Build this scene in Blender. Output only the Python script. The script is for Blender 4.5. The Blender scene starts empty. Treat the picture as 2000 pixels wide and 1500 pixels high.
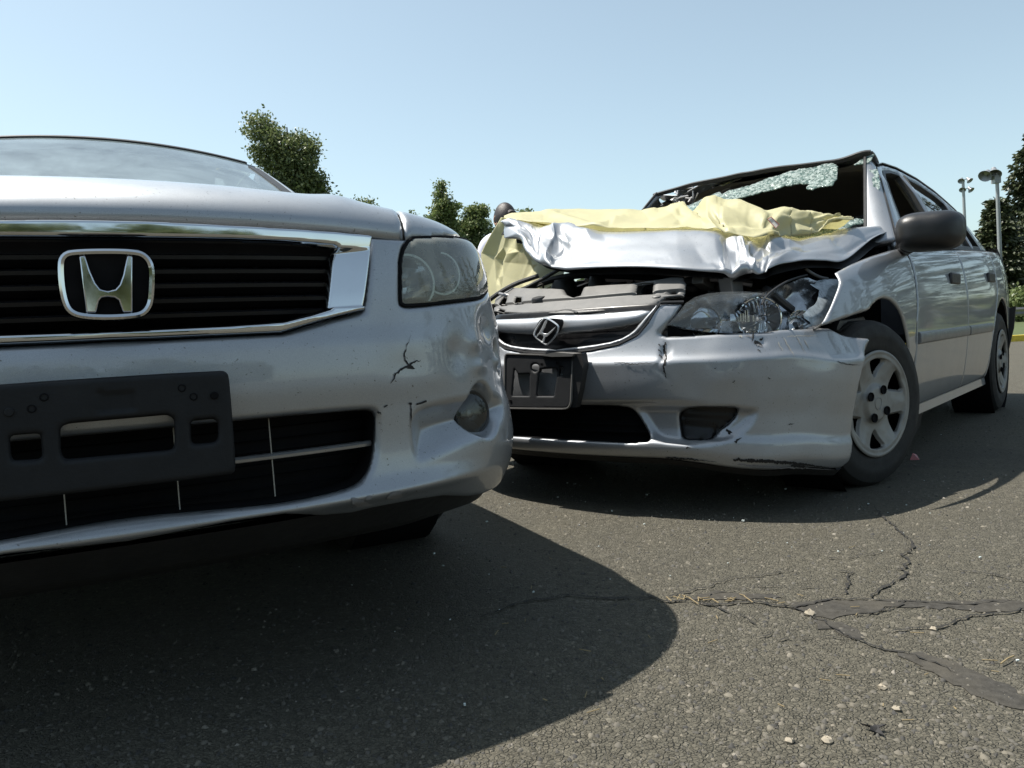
import bpy, math, random
import numpy as np
from mathutils import Matrix, Vector
random.seed(7); RNG = np.random.default_rng(7)
scn = bpy.context.scene; col = scn.collection
PI = math.pi

# ------------------------------------------------------------------ camera
FPX, ROLL, CAMH = 1556.0, 0.05, 0.63          # 28 mm equivalent, held a little crooked, knee high
PITCH = math.atan((750 - 650) * math.cos(ROLL) / FPX)
_X = np.array([1, 0, 0.]); _F = np.array([0, math.cos(PITCH), -math.sin(PITCH)]); _U0 = np.array([0, math.sin(PITCH), math.cos(PITCH)])
_R = math.cos(ROLL) * _X - math.sin(ROLL) * _U0; _U = math.sin(ROLL) * _X + math.cos(ROLL) * _U0
_C = np.array([0, 0, CAMH])
cd = bpy.data.cameras.new('camera'); cam = bpy.data.objects.new('camera', cd); col.objects.link(cam)
m = Matrix.Identity(4)
for i in range(3):
    m[i][0], m[i][1], m[i][2], m[i][3] = _R[i], _U[i], -_F[i], _C[i]
cam.matrix_world = m
cd.sensor_fit = 'HORIZONTAL'; cd.sensor_width = 36; cd.lens = 36 * FPX / 2000
cd.clip_start = .02; cd.clip_end = 2000
scn.camera = cam

# ------------------------------------------------------------------ sky, sun, exposure
SUN_TO = np.array([-.48, .18, 1.0]); SUN_TO /= np.linalg.norm(SUN_TO)
SUN_EL = math.asin(SUN_TO[2]); SUN_AZ = math.atan2(SUN_TO[0], SUN_TO[1])    # azimuth from +Y towards +X
w = bpy.data.worlds.new('World'); scn.world = w; w.use_nodes = True
nt = w.node_tree; nt.nodes.clear()
sky = nt.nodes.new('ShaderNodeTexSky'); sky.sky_type = 'NISHITA'; sky.sun_disc = False
sky.sun_elevation = SUN_EL; sky.sun_rotation = SUN_AZ
sky.altitude = 60; sky.air_density = 1.0; sky.dust_density = 1.2; sky.ozone_density = 3.0
bg = nt.nodes.new('ShaderNodeBackground'); bg.inputs['Strength'].default_value = .105
out = nt.nodes.new('ShaderNodeOutputWorld')
hs = nt.nodes.new('ShaderNodeHueSaturation'); hs.inputs['Saturation'].default_value = .66
nt.links.new(sky.outputs[0], hs.inputs['Color']); tn = nt.nodes.new('ShaderNodeMix'); tn.data_type = 'RGBA'; tn.blend_type = 'MULTIPLY'; tn.inputs[0].default_value = 1; tn.inputs[7].default_value = (.94, 1.025, .945, 1)
nt.links.new(hs.outputs[0], tn.inputs[6]); nt.links.new(tn.outputs[2], bg.inputs['Color']); nt.links.new(bg.outputs[0], out.inputs['Surface'])
sl = bpy.data.lights.new('sun', 'SUN'); sl.energy = 5.0; sl.angle = math.radians(.53); sl.color = (1, .95, .87)
so = bpy.data.objects.new('sun', sl); col.objects.link(so); so.location = (-20, 6, 30)
so.rotation_euler = Vector(SUN_TO).to_track_quat('Z', 'Y').to_euler()
scn.view_settings.view_transform = 'Standard'; scn.view_settings.look = 'None'
scn.view_settings.exposure = 0.80; scn.view_settings.gamma = 1.0; scn.view_settings.use_curve_mapping = False
scn.cycles.use_denoising = True
scn.cycles.max_bounces = 10; scn.cycles.transparent_max_bounces = 24; scn.cycles.caustics_reflective = False; scn.cycles.caustics_refractive = False
scn.cycles.sample_clamp_indirect = 6

# ------------------------------------------------------------------ surveying helpers (photo measurements -> real places)
def proj(p):
    d = np.asarray(p, float) - _C; z = d @ _F
    return np.stack([1000 + FPX * (d @ _R) / z, 750 - FPX * (d @ _U) / z], -1)
def rays(px):
    px = np.asarray(px, float).reshape(-1, 2)
    return _F + _R * ((px[:, :1] - 1000) / FPX) + _U * ((750 - px[:, 1:]) / FPX)
def on_ground(px, z=0.0):
    d = rays(px); return _C + d * ((z - CAMH) / d[:, 2:3])
def at_dist(px, dist):
    d = rays(px); return _C + d * (dist / d[:, 1:2])

class Frame:
    """a car's own axes on the ground: x sideways, y back from the nose, z up"""
    def __init__(s, ox, oy, yaw):
        s.o = np.array([ox, oy, 0.]); s.yaw = yaw
        c, n = math.cos(yaw), math.sin(yaw)
        s.M = np.array([[c, -n, 0], [n, c, 0], [0, 0, 1.]])
    def world(s, p): return np.asarray(p) @ s.M.T + s.o
    def local(s, p): return (np.asarray(p) - s.o) @ s.M
    def plane(s, px, axis, val):
        """measured point lying on a plane of the car's frame (axis 0 x, 1 y, 2 z)"""
        o = s.local(_C); d = rays(px) @ s.M
        t = (val - o[axis]) / d[:, axis:axis + 1]
        return o + d * t

# ------------------------------------------------------------------ numeric helpers
def pchip(x, y):
    x = np.asarray(x, float); y = np.asarray(y, float)
    h = np.diff(x); dl = np.diff(y) / h; d = np.zeros(len(x))
    d[0], d[-1] = dl[0], dl[-1]
    for k in range(1, len(x) - 1):
        if dl[k - 1] * dl[k] > 0:
            w1, w2 = 2 * h[k] + h[k - 1], h[k] + 2 * h[k - 1]
            d[k] = (w1 + w2) / (w1 / dl[k - 1] + w2 / dl[k])
    def f(q):
        q = np.asarray(q, float); i = np.clip(np.searchsorted(x, q) - 1, 0, len(x) - 2)
        t = (q - x[i]) / h[i]; lo = q < x[0]; hi = q > x[-1]
        t = np.clip(t, 0, 1)
        r = (2*t**3 - 3*t**2 + 1)*y[i] + (t**3 - 2*t**2 + t)*h[i]*d[i] + (-2*t**3 + 3*t**2)*y[i+1] + (t**3 - t**2)*h[i]*d[i+1]
        return r + np.where(lo, (q - x[0]) * d[0], 0) + np.where(hi, (q - x[-1]) * d[-1], 0)
    return f
def catmull(x, y):
    """smooth spline through points (vector valued)"""
    x = np.asarray(x, float); y = np.asarray(y, float).reshape(len(x), -1)
    d = np.gradient(y, x, axis=0)
    def f(q):
        q = np.asarray(q, float); i = np.clip(np.searchsorted(x, q) - 1, 0, len(x) - 2)
        h = (x[i + 1] - x[i]); t = (q - x[i]) / h; t = t[..., None]; h = h[..., None]
        return (2*t**3 - 3*t**2 + 1)*y[i] + (t**3 - 2*t**2 + t)*h*d[i] + (-2*t**3 + 3*t**2)*y[i+1] + (t**3 - t**2)*h*d[i+1]
    return f
def sstep(a, b, x):
    t = np.clip((np.asarray(x, float) - a) / (b - a), 0, 1); return t * t * (3 - 2 * t)
def gauss(x, c, s): return np.exp(-((x - c) / s) ** 2)
def chaikin(p, n=2, closed=True):
    p = np.asarray(p, float)
    for _ in range(n):
        if closed:
            q = np.roll(p, -1, 0); p = np.stack([.75*p + .25*q, .25*p + .75*q], 1).reshape(-1, p.shape[1])
        else:
            a, b = p[:-1], p[1:]; mid = np.stack([.75*a + .25*b, .25*a + .75*b], 1).reshape(-1, p.shape[1])
            p = np.vstack([p[:1], mid, p[-1:]])
    return p
def resample(p, step, closed=True):
    p = np.asarray(p, float); q = np.vstack([p, p[:1]]) if closed else p
    L = np.r_[0, np.cumsum(np.linalg.norm(np.diff(q, axis=0), axis=1))]
    n = max(3, int(round(L[-1] / step))); s = np.linspace(0, L[-1], n + 1)
    r = np.stack([np.interp(s, L, q[:, k]) for k in range(q.shape[1])], 1)
    return r[:-1] if closed else r
def sdf(P, poly):
    """signed distance (negative inside) and nearest boundary point, P (N,2)"""
    a = poly; b = np.roll(poly, -1, 0); N = len(P)
    best = np.full(N, 1e9); near = np.zeros((N, 2)); ins = np.zeros(N, bool)
    for i in range(len(a)):
        e = b[i] - a[i]; w_ = P - a[i]; L2 = max(e @ e, 1e-14)
        t = np.clip((w_ @ e) / L2, 0, 1); q = a[i] + t[:, None] * e
        d = np.linalg.norm(P - q, axis=1); k = d < best; best[k] = d[k]; near[k] = q[k]
        if abs(b[i][1] - a[i][1]) > 1e-14:
            c = ((a[i][1] > P[:, 1]) != (b[i][1] > P[:, 1])) & (P[:, 0] < (b[i][0]-a[i][0])*(P[:, 1]-a[i][1])/(b[i][1]-a[i][1]) + a[i][0])
            ins ^= c
    return np.where(ins, -best, best), near
def seg_dist(P, line):
    """distance from points to an open polyline, and position along it 0..1"""
    best = np.full(len(P), 1e9); pos = np.zeros(len(P)); n = len(line) - 1
    for i in range(n):
        e = line[i+1] - line[i]; L2 = max(e @ e, 1e-14)
        t = np.clip(((P - line[i]) @ e) / L2, 0, 1)
        d = np.linalg.norm(P - line[i] - t[:, None] * e, axis=1); k = d < best
        best[k] = d[k]; pos[k] = (i + t[k]) / n
    return best, pos
def fbm(x, y, seed=0, octs=4):
    r = np.random.default_rng(seed); v = 0; amp = 1; tot = 0
    for o in range(octs):
        for k in range(3):
            a = r.uniform(0, 2 * PI); f = 2 ** o * r.uniform(.7, 1.3)
            v = v + amp * np.sin(f * (x * math.cos(a) + y * math.sin(a)) + r.uniform(0, 6.28) + 1.3 * np.sin(f * .7 * (x * math.sin(a) - y * math.cos(a)) + k)); tot += amp
        amp *= .55
    return v / tot * 1.6

def facets(seed, box, n, amp):
    """crumpled-sheet relief: heights at random points joined by flat facets"""
    from mathutils.geometry import delaunay_2d_cdt
    r = np.random.default_rng(seed); x0, x1, y0, y1 = box
    P = np.c_[r.uniform(x0, x1, n), r.uniform(y0, y1, n)]; P = np.vstack([P, [(x0, y0), (x1, y0), (x0, y1), (x1, y1)]])
    tri = delaunay_2d_cdt([Vector(p) for p in P], [], [], 0, 1e-6); vs = np.array([tuple(v) for v in tri[0]]); T = [t for t in tri[2] if len(t) == 3]; hz = r.normal(0, amp, len(vs))
    def f(x, y):
        x = np.clip(x, x0, x1); y = np.clip(y, y0, y1); o = np.zeros(len(x))
        for t in T:
            a, b, c = vs[t[0]], vs[t[1]], vs[t[2]]; d = (b[1]-c[1])*(a[0]-c[0]) + (c[0]-b[0])*(a[1]-c[1])
            if abs(d) < 1e-12: continue
            l0 = ((b[1]-c[1])*(x-c[0]) + (c[0]-b[0])*(y-c[1])) / d; l1 = ((c[1]-a[1])*(x-c[0]) + (a[0]-c[0])*(y-c[1])) / d; l2 = 1 - l0 - l1
            k = (l0 >= -1e-9) & (l1 >= -1e-9) & (l2 >= -1e-9); o[k] = (l0*hz[t[0]] + l1*hz[t[1]] + l2*hz[t[2]])[k]
        return o
    return f

# ------------------------------------------------------------------ object helpers
def tag(o, label=None, cat=None, group=None, kind=None):
    if label: o['label'] = label
    if cat: o['category'] = cat
    if group: o['group'] = group
    if kind: o['kind'] = kind
    return o
def empty(name, loc=(0, 0, 0), rz=0.0, parent=None):
    o = bpy.data.objects.new(name, None); col.objects.link(o); o.location = loc; o.rotation_euler = (0, 0, rz); o.empty_display_size = .1
    if parent: o.parent = parent
    return o
def obj(name, V, Fc, mat, parent=None, smooth=True, angle=None):
    me = bpy.data.meshes.new(name)
    V = np.asarray(V, float)
    if isinstance(Fc, np.ndarray):
        n, k = Fc.shape
        me.vertices.add(len(V)); me.vertices.foreach_set('co', V.ravel())
        me.loops.add(n * k); me.loops.foreach_set('vertex_index', Fc.ravel().astype(np.int32))
        me.polygons.add(n); me.polygons.foreach_set('loop_start', np.arange(0, n * k, k, dtype=np.int32))
        me.update(calc_edges=True); me.validate()
    else:
        me.from_pydata([tuple(v) for v in V], [], [tuple(f) for f in Fc]); me.update()
    if smooth:
        me.polygons.foreach_set('use_smooth', np.ones(len(me.polygons), bool))
        if angle is not None:
            me.set_sharp_from_angle(angle=math.radians(angle))
    if mat is not None: me.materials.append(mat)
    o = bpy.data.objects.new(name, me); col.objects.link(o)
    if parent is not None: o.parent = parent
    return o
class MB:
    """collects shapes of ONE part"""
    def __init__(s): s.V = []; s.F = []; s.n = 0
    def add(s, V, Fc):
        V = np.asarray(V, float); s.V.append(V); s.F += [tuple(int(i) + s.n for i in f) for f in Fc]; s.n += len(V); return s
    def box(s, c, d, R=None):
        c = np.asarray(c, float); d = np.asarray(d, float) / 2
        v = np.array([[x, y, z] for x in (-1, 1) for y in (-1, 1) for z in (-1, 1)], float) * d
        if R is not None: v = v @ np.asarray(R).T
        return s.add(v + c, [(0,1,3,2), (4,6,7,5), (0,4,5,1), (2,3,7,6), (0,2,6,4), (1,5,7,3)])
    def tube(s, path, r, n=8, cap=True):
        path = np.asarray(path, float); N = len(path); r = np.broadcast_to(np.asarray(r, float), (N,))
        t = np.gradient(path, axis=0); t /= np.linalg.norm(t, axis=1, keepdims=True) + 1e-12
        ref = np.array([0, 0, 1.]) if abs(t[0][2]) < .9 else np.array([1., 0, 0]); V = []
        nprev = None
        for i in range(N):
            if nprev is None: nv = np.cross(t[i], ref)
            else: nv = nprev - t[i] * (nprev @ t[i])
            nv = nv / (np.linalg.norm(nv) + 1e-12); nprev = nv; bv = np.cross(t[i], nv)
            a = np.arange(n) * 2 * PI / n
            V.append(path[i] + r[i] * (np.cos(a)[:, None] * nv + np.sin(a)[:, None] * bv))
        Fc = [(i*n + k, i*n + (k+1) % n, (i+1)*n + (k+1) % n, (i+1)*n + k) for i in range(N-1) for k in range(n)]
        if cap: Fc += [tuple(range(n))[::-1], tuple((N-1)*n + k for k in range(n))]
        return s.add(np.vstack(V), Fc)
    def lathe(s, prof, o, axis, n=32, cap0=False, cap1=False):
        """prof: (radius, along axis)"""
        axis = np.asarray(axis, float); axis /= np.linalg.norm(axis); ref = np.array([0, 0, 1.]) if abs(axis[2]) < .9 else np.array([1., 0, 0])
        e1 = np.cross(ref, axis); e1 /= np.linalg.norm(e1); e2 = np.cross(axis, e1); a = np.arange(n) * 2 * PI / n
        V = np.vstack([np.asarray(o) + h * axis + r * (np.cos(a)[:, None] * e1 + np.sin(a)[:, None] * e2) for r, h in prof])
        Fc = [(i*n + k, i*n + (k+1) % n, (i+1)*n + (k+1) % n, (i+1)*n + k) for i in range(len(prof)-1) for k in range(n)]
        if cap0: Fc.append(tuple(range(n))[::-1])
        if cap1: Fc.append(tuple((len(prof)-1)*n + k for k in range(n)))
        return s.add(V, Fc)
    def plate(s, outline, d):
        """outline polygon (n,3) extruded by vector d"""
        p = np.asarray(outline, float); n = len(p); d = np.asarray(d, float)
        return s.add(np.vstack([p, p + d]), [tuple(range(n))[::-1], tuple(range(n, 2*n))] + [(i, (i+1) % n, n + (i+1) % n, n + i) for i in range(n)])
    def strip(s, A, B, closed=False):
        A = np.asarray(A, float); B = np.asarray(B, float); n = len(A); k = n if closed else n - 1
        return s.add(np.vstack([A, B]), [(i, (i+1) % n, n + (i+1) % n, n + i) for i in range(k)])
    def sweep(s, path, nor, prof, closed=False):
        """profile (side, up) swept along a path with surface normals"""
        path = np.asarray(path, float); nor = np.asarray(nor, float); t = np.gradient(path, axis=0)
        if closed: t = np.roll(path, -1, 0) - np.roll(path, 1, 0)
        t /= np.linalg.norm(t, axis=1, keepdims=True) + 1e-12; sd = np.cross(t, nor); sd /= np.linalg.norm(sd, axis=1, keepdims=True) + 1e-12
        prof = np.asarray(prof, float); n = len(path); k = len(prof)
        V = path[:, None, :] + prof[None, :, :1] * sd[:, None, :] + prof[None, :, 1:] * nor[:, None, :]
        Fc = [(i*k + j, i*k + (j+1) % k, ((i+1) % n)*k + (j+1) % k, ((i+1) % n)*k + j) for i in range(n if closed else n-1) for j in range(k)]
        if not closed: Fc += [tuple(range(k))[::-1], tuple((n-1)*k + j for j in range(k))]
        return s.add(V.reshape(-1, 3), Fc)
    def build(s, name, mat, parent=None, smooth=True, angle=35, bevel=0):
        o = obj(name, np.vstack(s.V), s.F, mat, parent, smooth, angle if smooth else None)
        if bevel:
            b = o.modifiers.new('bevel', 'BEVEL'); b.width = bevel; b.segments = 2; b.limit_method = 'ANGLE'; b.angle_limit = math.radians(40)
        return o

class Surf:
    """a panel surface f(a, c) -> car coordinates; a, c in metres or so"""
    def __init__(s, f, frame, ar, cr, sign=1.0):
        s.f, s.fr, s.ar, s.cr, s.sign = f, frame, ar, cr, sign
        A, Cc = np.meshgrid(np.linspace(*ar, 260), np.linspace(*cr, 200), indexing='ij')
        s.gA, s.gC = A.ravel(), Cc.ravel(); P = frame.world(f(s.gA, s.gC)); s.gp = proj(P); s.gz = (P - _C) @ _F
        N = s.nor(s.gA, s.gC) @ frame.M.T
        s.front = np.einsum('ij,ij->i', N, P - _C) < 0
    def nor(s, a, c, e=1e-3):
        du = s.f(a + e, c) - s.f(a - e, c); dv = s.f(a, c + e) - s.f(a, c - e)
        n = np.cross(du, dv) * s.sign; return n / (np.linalg.norm(n, axis=-1, keepdims=True) + 1e-12)
    def inv(s, px, newton=6):
        px = np.asarray(px, float).reshape(-1, 2); R_ = []
        for p in px:
            d = np.linalg.norm(s.gp - p, axis=1) + np.where(s.front, 0, 40)
            i = np.argmin(d); q = np.array([s.gA[i], s.gC[i]])
            for _ in range(newton):
                e = 1e-4
                pr = proj(s.fr.world(s.f(np.array([q[0], q[0]+e, q[0]]), np.array([q[1], q[1], q[1]+e]))))
                J = np.stack([(pr[1]-pr[0])/e, (pr[2]-pr[0])/e], 1)
                try: st = np.linalg.solve(J, p - pr[0])
                except np.linalg.LinAlgError: break
                st = np.clip(st, -.05, .05); q = q + st
                q[0] = np.clip(q[0], s.ar[0]-.1, s.ar[1]+.1); q[1] = np.clip(q[1], s.cr[0]-.1, s.cr[1]+.1)
            R_.append(q)
        return np.array(R_)
    def pt(s, px, off=0.0):
        q = s.inv(px); return s.f(q[:, 0], q[:, 1]) + off * s.nor(q[:, 0], q[:, 1])
    def sheet(s, name, mat, parent, step=.006, outer=None, holes=(), disp=None, thick=.0025, rng=None, warp=None, two=None):
        (a0, a1), (c0, c1) = rng if rng else (s.ar, s.cr)
        if outer is not None:
            a0, a1 = outer[:, 0].min() - 2*step, outer[:, 0].max() + 2*step; c0, c1 = outer[:, 1].min() - 2*step, outer[:, 1].max() + 2*step
        na, nc = max(4, int((a1-a0)/step)), max(4, int((c1-c0)/step))
        A, Cc = np.meshgrid(np.linspace(a0, a1, na), np.linspace(c0, c1, nc), indexing='ij')
        Q = np.stack([A.ravel(), Cc.ravel()], 1); keep = np.ones(len(Q), bool); polys = []
        D = np.full(len(Q), -1e9); Nr = Q.copy()
        for poly, sg in ([(outer, 1)] if outer is not None else []) + [(h, -1) for h in holes]:
            d, nr = sdf(Q, poly); d = d * sg; k = d > D; D[k] = d[k]; Nr[k] = nr[k]
        idx = np.arange(na * nc).reshape(na, nc)
        F4 = np.stack([idx[:-1, :-1], idx[1:, :-1], idx[1:, 1:], idx[:-1, 1:]], -1).reshape(-1, 4)
        if s.sign < 0: F4 = F4[:, ::-1]
        if len(holes) or outer is not None:
            ctr = D[F4].mean(1); F4 = F4[ctr < 0]
            cnt = np.zeros(len(Q), int); np.add.at(cnt, F4.ravel(), 1)
            full = np.full(len(Q), 4); 
            ii, jj = np.divmod(np.arange(len(Q)), nc); full -= 2 * ((ii == 0) | (ii == na-1)).astype(int); full = np.where((jj == 0) | (jj == nc-1), full // 2, full)
            bd = (cnt > 0) & (cnt < full) & (np.abs(D) < 2.2 * step)
            Q = Q.copy(); Q[bd] = Nr[bd]; D = np.where(bd, 0, D)
        used = np.unique(F4); mp = np.full(len(Q), -1); mp[used] = np.arange(len(used)); F4 = mp[F4]; Q = Q[used]; D = D[used]
        P = s.f(Q[:, 0], Q[:, 1]); N = s.nor(Q[:, 0], Q[:, 1])
        if disp is not None: P = P + N * disp(Q[:, 0], Q[:, 1], D)[:, None]
        if warp is not None: P = warp(P, Q)
        o = obj(name, P, F4, mat, parent)
        if thick:
            md = o.modifiers.new('solid', 'SOLIDIFY'); md.thickness = thick; md.offset = -1; md.use_even_offset = False
        return o
def roll_edge(width, depth):
    return lambda a, c, D: -depth * np.clip(1 + D / width, 0, 1) ** 2

# ------------------------------------------------------------------ materials
def nmat(name):
    mt = bpy.data.materials.new(name); mt.use_nodes = True; t = mt.node_tree; t.nodes.clear()
    o = t.nodes.new('ShaderNodeOutputMaterial'); return mt, t, o
def N_(t, kind, **kw):
    n = t.nodes.new('ShaderNode' + kind)
    for k, v in kw.items():
        if k in n.inputs: n.inputs[k].default_value = v
        else: setattr(n, k, v)
    return n
def noise(t, scale, detail=4, rough=.55, co=None, dist=0.0):
    n = N_(t, 'TexNoise', Scale=scale, Detail=detail, Roughness=rough, Distortion=dist)
    t.links.new(co if co is not None else N_(t, 'TexCoord').outputs['Object'], n.inputs['Vector']); return n
def ramp(t, src, stops):
    r = N_(t, 'ValToRGB'); e = r.color_ramp.elements
    while len(e) < len(stops): e.new(.5)
    for i, (p, c) in enumerate(stops):
        e[i].position = p; e[i].color = (c, c, c, 1) if np.isscalar(c) else (*c, 1)
    t.links.new(src, r.inputs['Fac']); return r
def mixc(t, fac, a, b):
    n = N_(t, 'Mix', data_type='RGBA')
    for sock, v in ((n.inputs[0], fac), (n.inputs[6], a), (n.inputs[7], b)):
        if hasattr(v, 'node'): t.links.new(v, sock)
        elif np.isscalar(v): sock.default_value = v
        else: sock.default_value = (*v, 1)
    return n.outputs[2]
def simple(name, base, rough=.5, metal=0.0, coat=0.0, var=.12, vs=14., bump=0.0, bs=200., spec=.5, dust=0.0, dustc=(.34, .31, .26), coat_rough=.05, rvar=.08):
    mt, t, o = nmat(name); b = N_(t, 'BsdfPrincipled'); t.links.new(b.outputs[0], o.inputs[0])
    tc = N_(t, 'TexCoord').outputs['Object']
    n = noise(t, vs, 5, .6, tc)
    lo = tuple(max(0, x * (1 - var)) for x in base); hi = tuple(min(1, x * (1 + var)) for x in base)
    c = mixc(t, ramp(t, n.outputs[0], [(.3, 0.), (.7, 1.)]).outputs[0], lo, hi)
    b.inputs['Metallic'].default_value = metal; b.inputs['Coat Weight'].default_value = coat; b.inputs['Coat Roughness'].default_value = coat_rough
    b.inputs['Specular IOR Level'].default_value = spec
    rr = ramp(t, noise(t, vs * 2.3, 4, .6, tc).outputs[0], [(.3, max(.02, rough - rvar)), (.75, min(1, rough + rvar))])
    t.links.new(rr.outputs[0], b.inputs['Roughness'])
    if dust:
        dn = ramp(t, noise(t, 5.5, 6, .65, tc, .6).outputs[0], [(.38, 0.), (.8, dust)])
        c = mixc(t, dn.outputs[0], c, dustc)
    t.links.new(c, b.inputs['Base Color'])
    if bump:
        bn = N_(t, 'Bump', Strength=bump, Distance=.002); t.links.new(noise(t, bs, 3, .6, tc).outputs[0], bn.inputs['Height']); t.links.new(bn.outputs[0], b.inputs['Normal'])
    return mt
def paint(name, base, dust=.25, metal=.88):
    """silver metallic car paint: flake layer under clear coat, thin road dust and specks"""
    mt, t, o = nmat(name); b = N_(t, 'BsdfPrincipled'); t.links.new(b.outputs[0], o.inputs[0])
    tc = N_(t, 'TexCoord').outputs['Object']
    fl = noise(t, 900, 2, .5, tc)
    c = mixc(t, ramp(t, fl.outputs[0], [(.35, 0.), (.65, 1.)]).outputs[0], tuple(x * .9 for x in base), tuple(min(1, x * 1.1) for x in base))
    d1 = ramp(t, noise(t, 4.5, 7, .68, tc, .8).outputs[0], [(.42, 0.), (.82, dust)])
    c = mixc(t, d1.outputs[0], c, (.20, .185, .16))
    sp = ramp(t, noise(t, 160, 3, .6, tc).outputs[0], [(.665, 0.), (.70, .75)])
    c = mixc(t, sp.outputs[0], c, (.10, .09, .075))
    t.links.new(c, b.inputs['Base Color'])
    mm = N_(t, 'Math', operation='MULTIPLY_ADD'); mm.inputs[1].default_value = -.8; mm.inputs[2].default_value = metal
    t.links.new(d1.outputs[0], mm.inputs[0]); t.links.new(mm.outputs[0], b.inputs['Metallic'])
    rr = ramp(t, noise(t, 9, 5, .6, tc).outputs[0], [(.3, .48), (.75, .58)]); t.links.new(rr.outputs[0], b.inputs['Roughness'])
    b.inputs['Coat Weight'].default_value = .9
    cr = ramp(t, noise(t, 7, 6, .7, tc, .5).outputs[0], [(.35, .015), (.85, .09)]); t.links.new(cr.outputs[0], b.inputs['Coat Roughness'])
    b.inputs['Coat IOR'].default_value = 1.6
    bn = N_(t, 'Bump', Strength=.05, Distance=.001); t.links.new(noise(t, 60, 3, .5, tc).outputs[0], bn.inputs['Height']); t.links.new(bn.outputs[0], b.inputs['Normal']); t.links.new(bn.outputs[0], b.inputs['Coat Normal'])
    return mt
def glass(name, tint=(.8, .9, .88), trans=.8, haze=.06, hazec=(.6, .65, .62), rough=.02, ior=1.5, hz_scale=6.):
    """thin sheet glass or clear plastic: see-through, mirror-like towards grazing angles, a film for grime and painted sheen"""
    mt, t, o = nmat(name)
    tr = N_(t, 'BsdfTransparent', Color=(*[x * trans for x in tint], 1)); gl = N_(t, 'BsdfGlossy', Roughness=rough, Color=(1, 1, 1, 1)); df = N_(t, 'BsdfDiffuse', Color=(*hazec, 1))
    fr = N_(t, 'Fresnel', IOR=ior); m1 = N_(t, 'MixShader'); m2 = N_(t, 'MixShader')
    tc = N_(t, 'TexCoord').outputs['Object']
    hn = ramp(t, noise(t, hz_scale, 6, .7, tc, .4).outputs[0], [(.3, haze * .4), (.8, haze * 1.7)])
    t.links.new(hn.outputs[0], m1.inputs[0]); t.links.new(tr.outputs[0], m1.inputs[1]); t.links.new(df.outputs[0], m1.inputs[2])
    t.links.new(fr.outputs[0], m2.inputs[0]); t.links.new(m1.outputs[0], m2.inputs[1]); t.links.new(gl.outputs[0], m2.inputs[2])
    t.links.new(m2.outputs[0], o.inputs[0]); return mt
def shattered(name):
    """laminated windscreen glass crazed into small bright crumbs"""
    mt, t, o = nmat(name); tc = N_(t, 'TexCoord').outputs['Object']
    v = N_(t, 'TexVoronoi', Scale=105.0); v.feature = 'DISTANCE_TO_EDGE'; t.links.new(tc, v.inputs['Vector'])
    v2 = N_(t, 'TexVoronoi', Scale=105.0); t.links.new(tc, v2.inputs['Vector'])
    tr = N_(t, 'BsdfTransparent', Color=(.62, .74, .70, 1)); df = N_(t, 'BsdfPrincipled', Roughness=.12); df.inputs['Base Color'].default_value = (.36, .55, .5, 1)
    bn = N_(t, 'Bump', Strength=.9, Distance=.004); t.links.new(v2.outputs['Color'], bn.inputs['Height']); t.links.new(bn.outputs[0], df.inputs['Normal'])
    c = mixc(t, ramp(t, v2.outputs['Color'], [(.3, 0.), (.75, 1.)]).outputs[0], (.13, .19, .175), (.56, .63, .60)); t.links.new(c, df.inputs['Base Color'])
    fac = ramp(t, v.outputs[0], [(.01, .95), (.10, .42)]); mx = N_(t, 'MixShader')
    t.links.new(fac.outputs[0], mx.inputs[0]); t.links.new(tr.outputs[0], mx.inputs[1]); t.links.new(df.outputs[0], mx.inputs[2]); t.links.new(mx.outputs[0], o.inputs[0]); return mt
def leafmat(name, c0, c1, trans=.35):
    mt, t, o = nmat(name); b = N_(t, 'BsdfPrincipled', Roughness=.5); tl = N_(t, 'BsdfTranslucent'); mx = N_(t, 'MixShader', Fac=trans)
    g = N_(t, 'NewGeometry'); r = mixc(t, g.outputs['Random Per Island'], c0, c1)
    t.links.new(r, b.inputs['Base Color']); t.links.new(r, tl.inputs['Color'])
    t.links.new(b.outputs[0], mx.inputs[1]); t.links.new(tl.outputs[0], mx.inputs[2]); t.links.new(mx.outputs[0], o.inputs[0]); return mt
def clothmat(name, c, trans=.25, rough=.75, var=.1):
    mt, t, o = nmat(name); b = N_(t, 'BsdfPrincipled', Roughness=rough); tl = N_(t, 'BsdfTranslucent'); mx = N_(t, 'MixShader', Fac=trans)
    tc = N_(t, 'TexCoord').outputs['Object']
    cc = mixc(t, ramp(t, noise(t, 7, 5, .6, tc).outputs[0], [(.3, 0.), (.7, 1.)]).outputs[0], tuple(x * (1 - var) for x in c), tuple(min(1, x * (1 + var)) for x in c))
    t.links.new(cc, b.inputs['Base Color']); t.links.new(cc, tl.inputs['Color'])
    bn = N_(t, 'Bump', Strength=.25, Distance=.004); t.links.new(noise(t, 35, 4, .6, tc, 1.0).outputs[0], bn.inputs['Height']); t.links.new(bn.outputs[0], b.inputs['Normal'])
    t.links.new(b.outputs[0], mx.inputs[1]); t.links.new(tl.outputs[0], mx.inputs[2]); t.links.new(mx.outputs[0], o.inputs[0]); return mt

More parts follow.
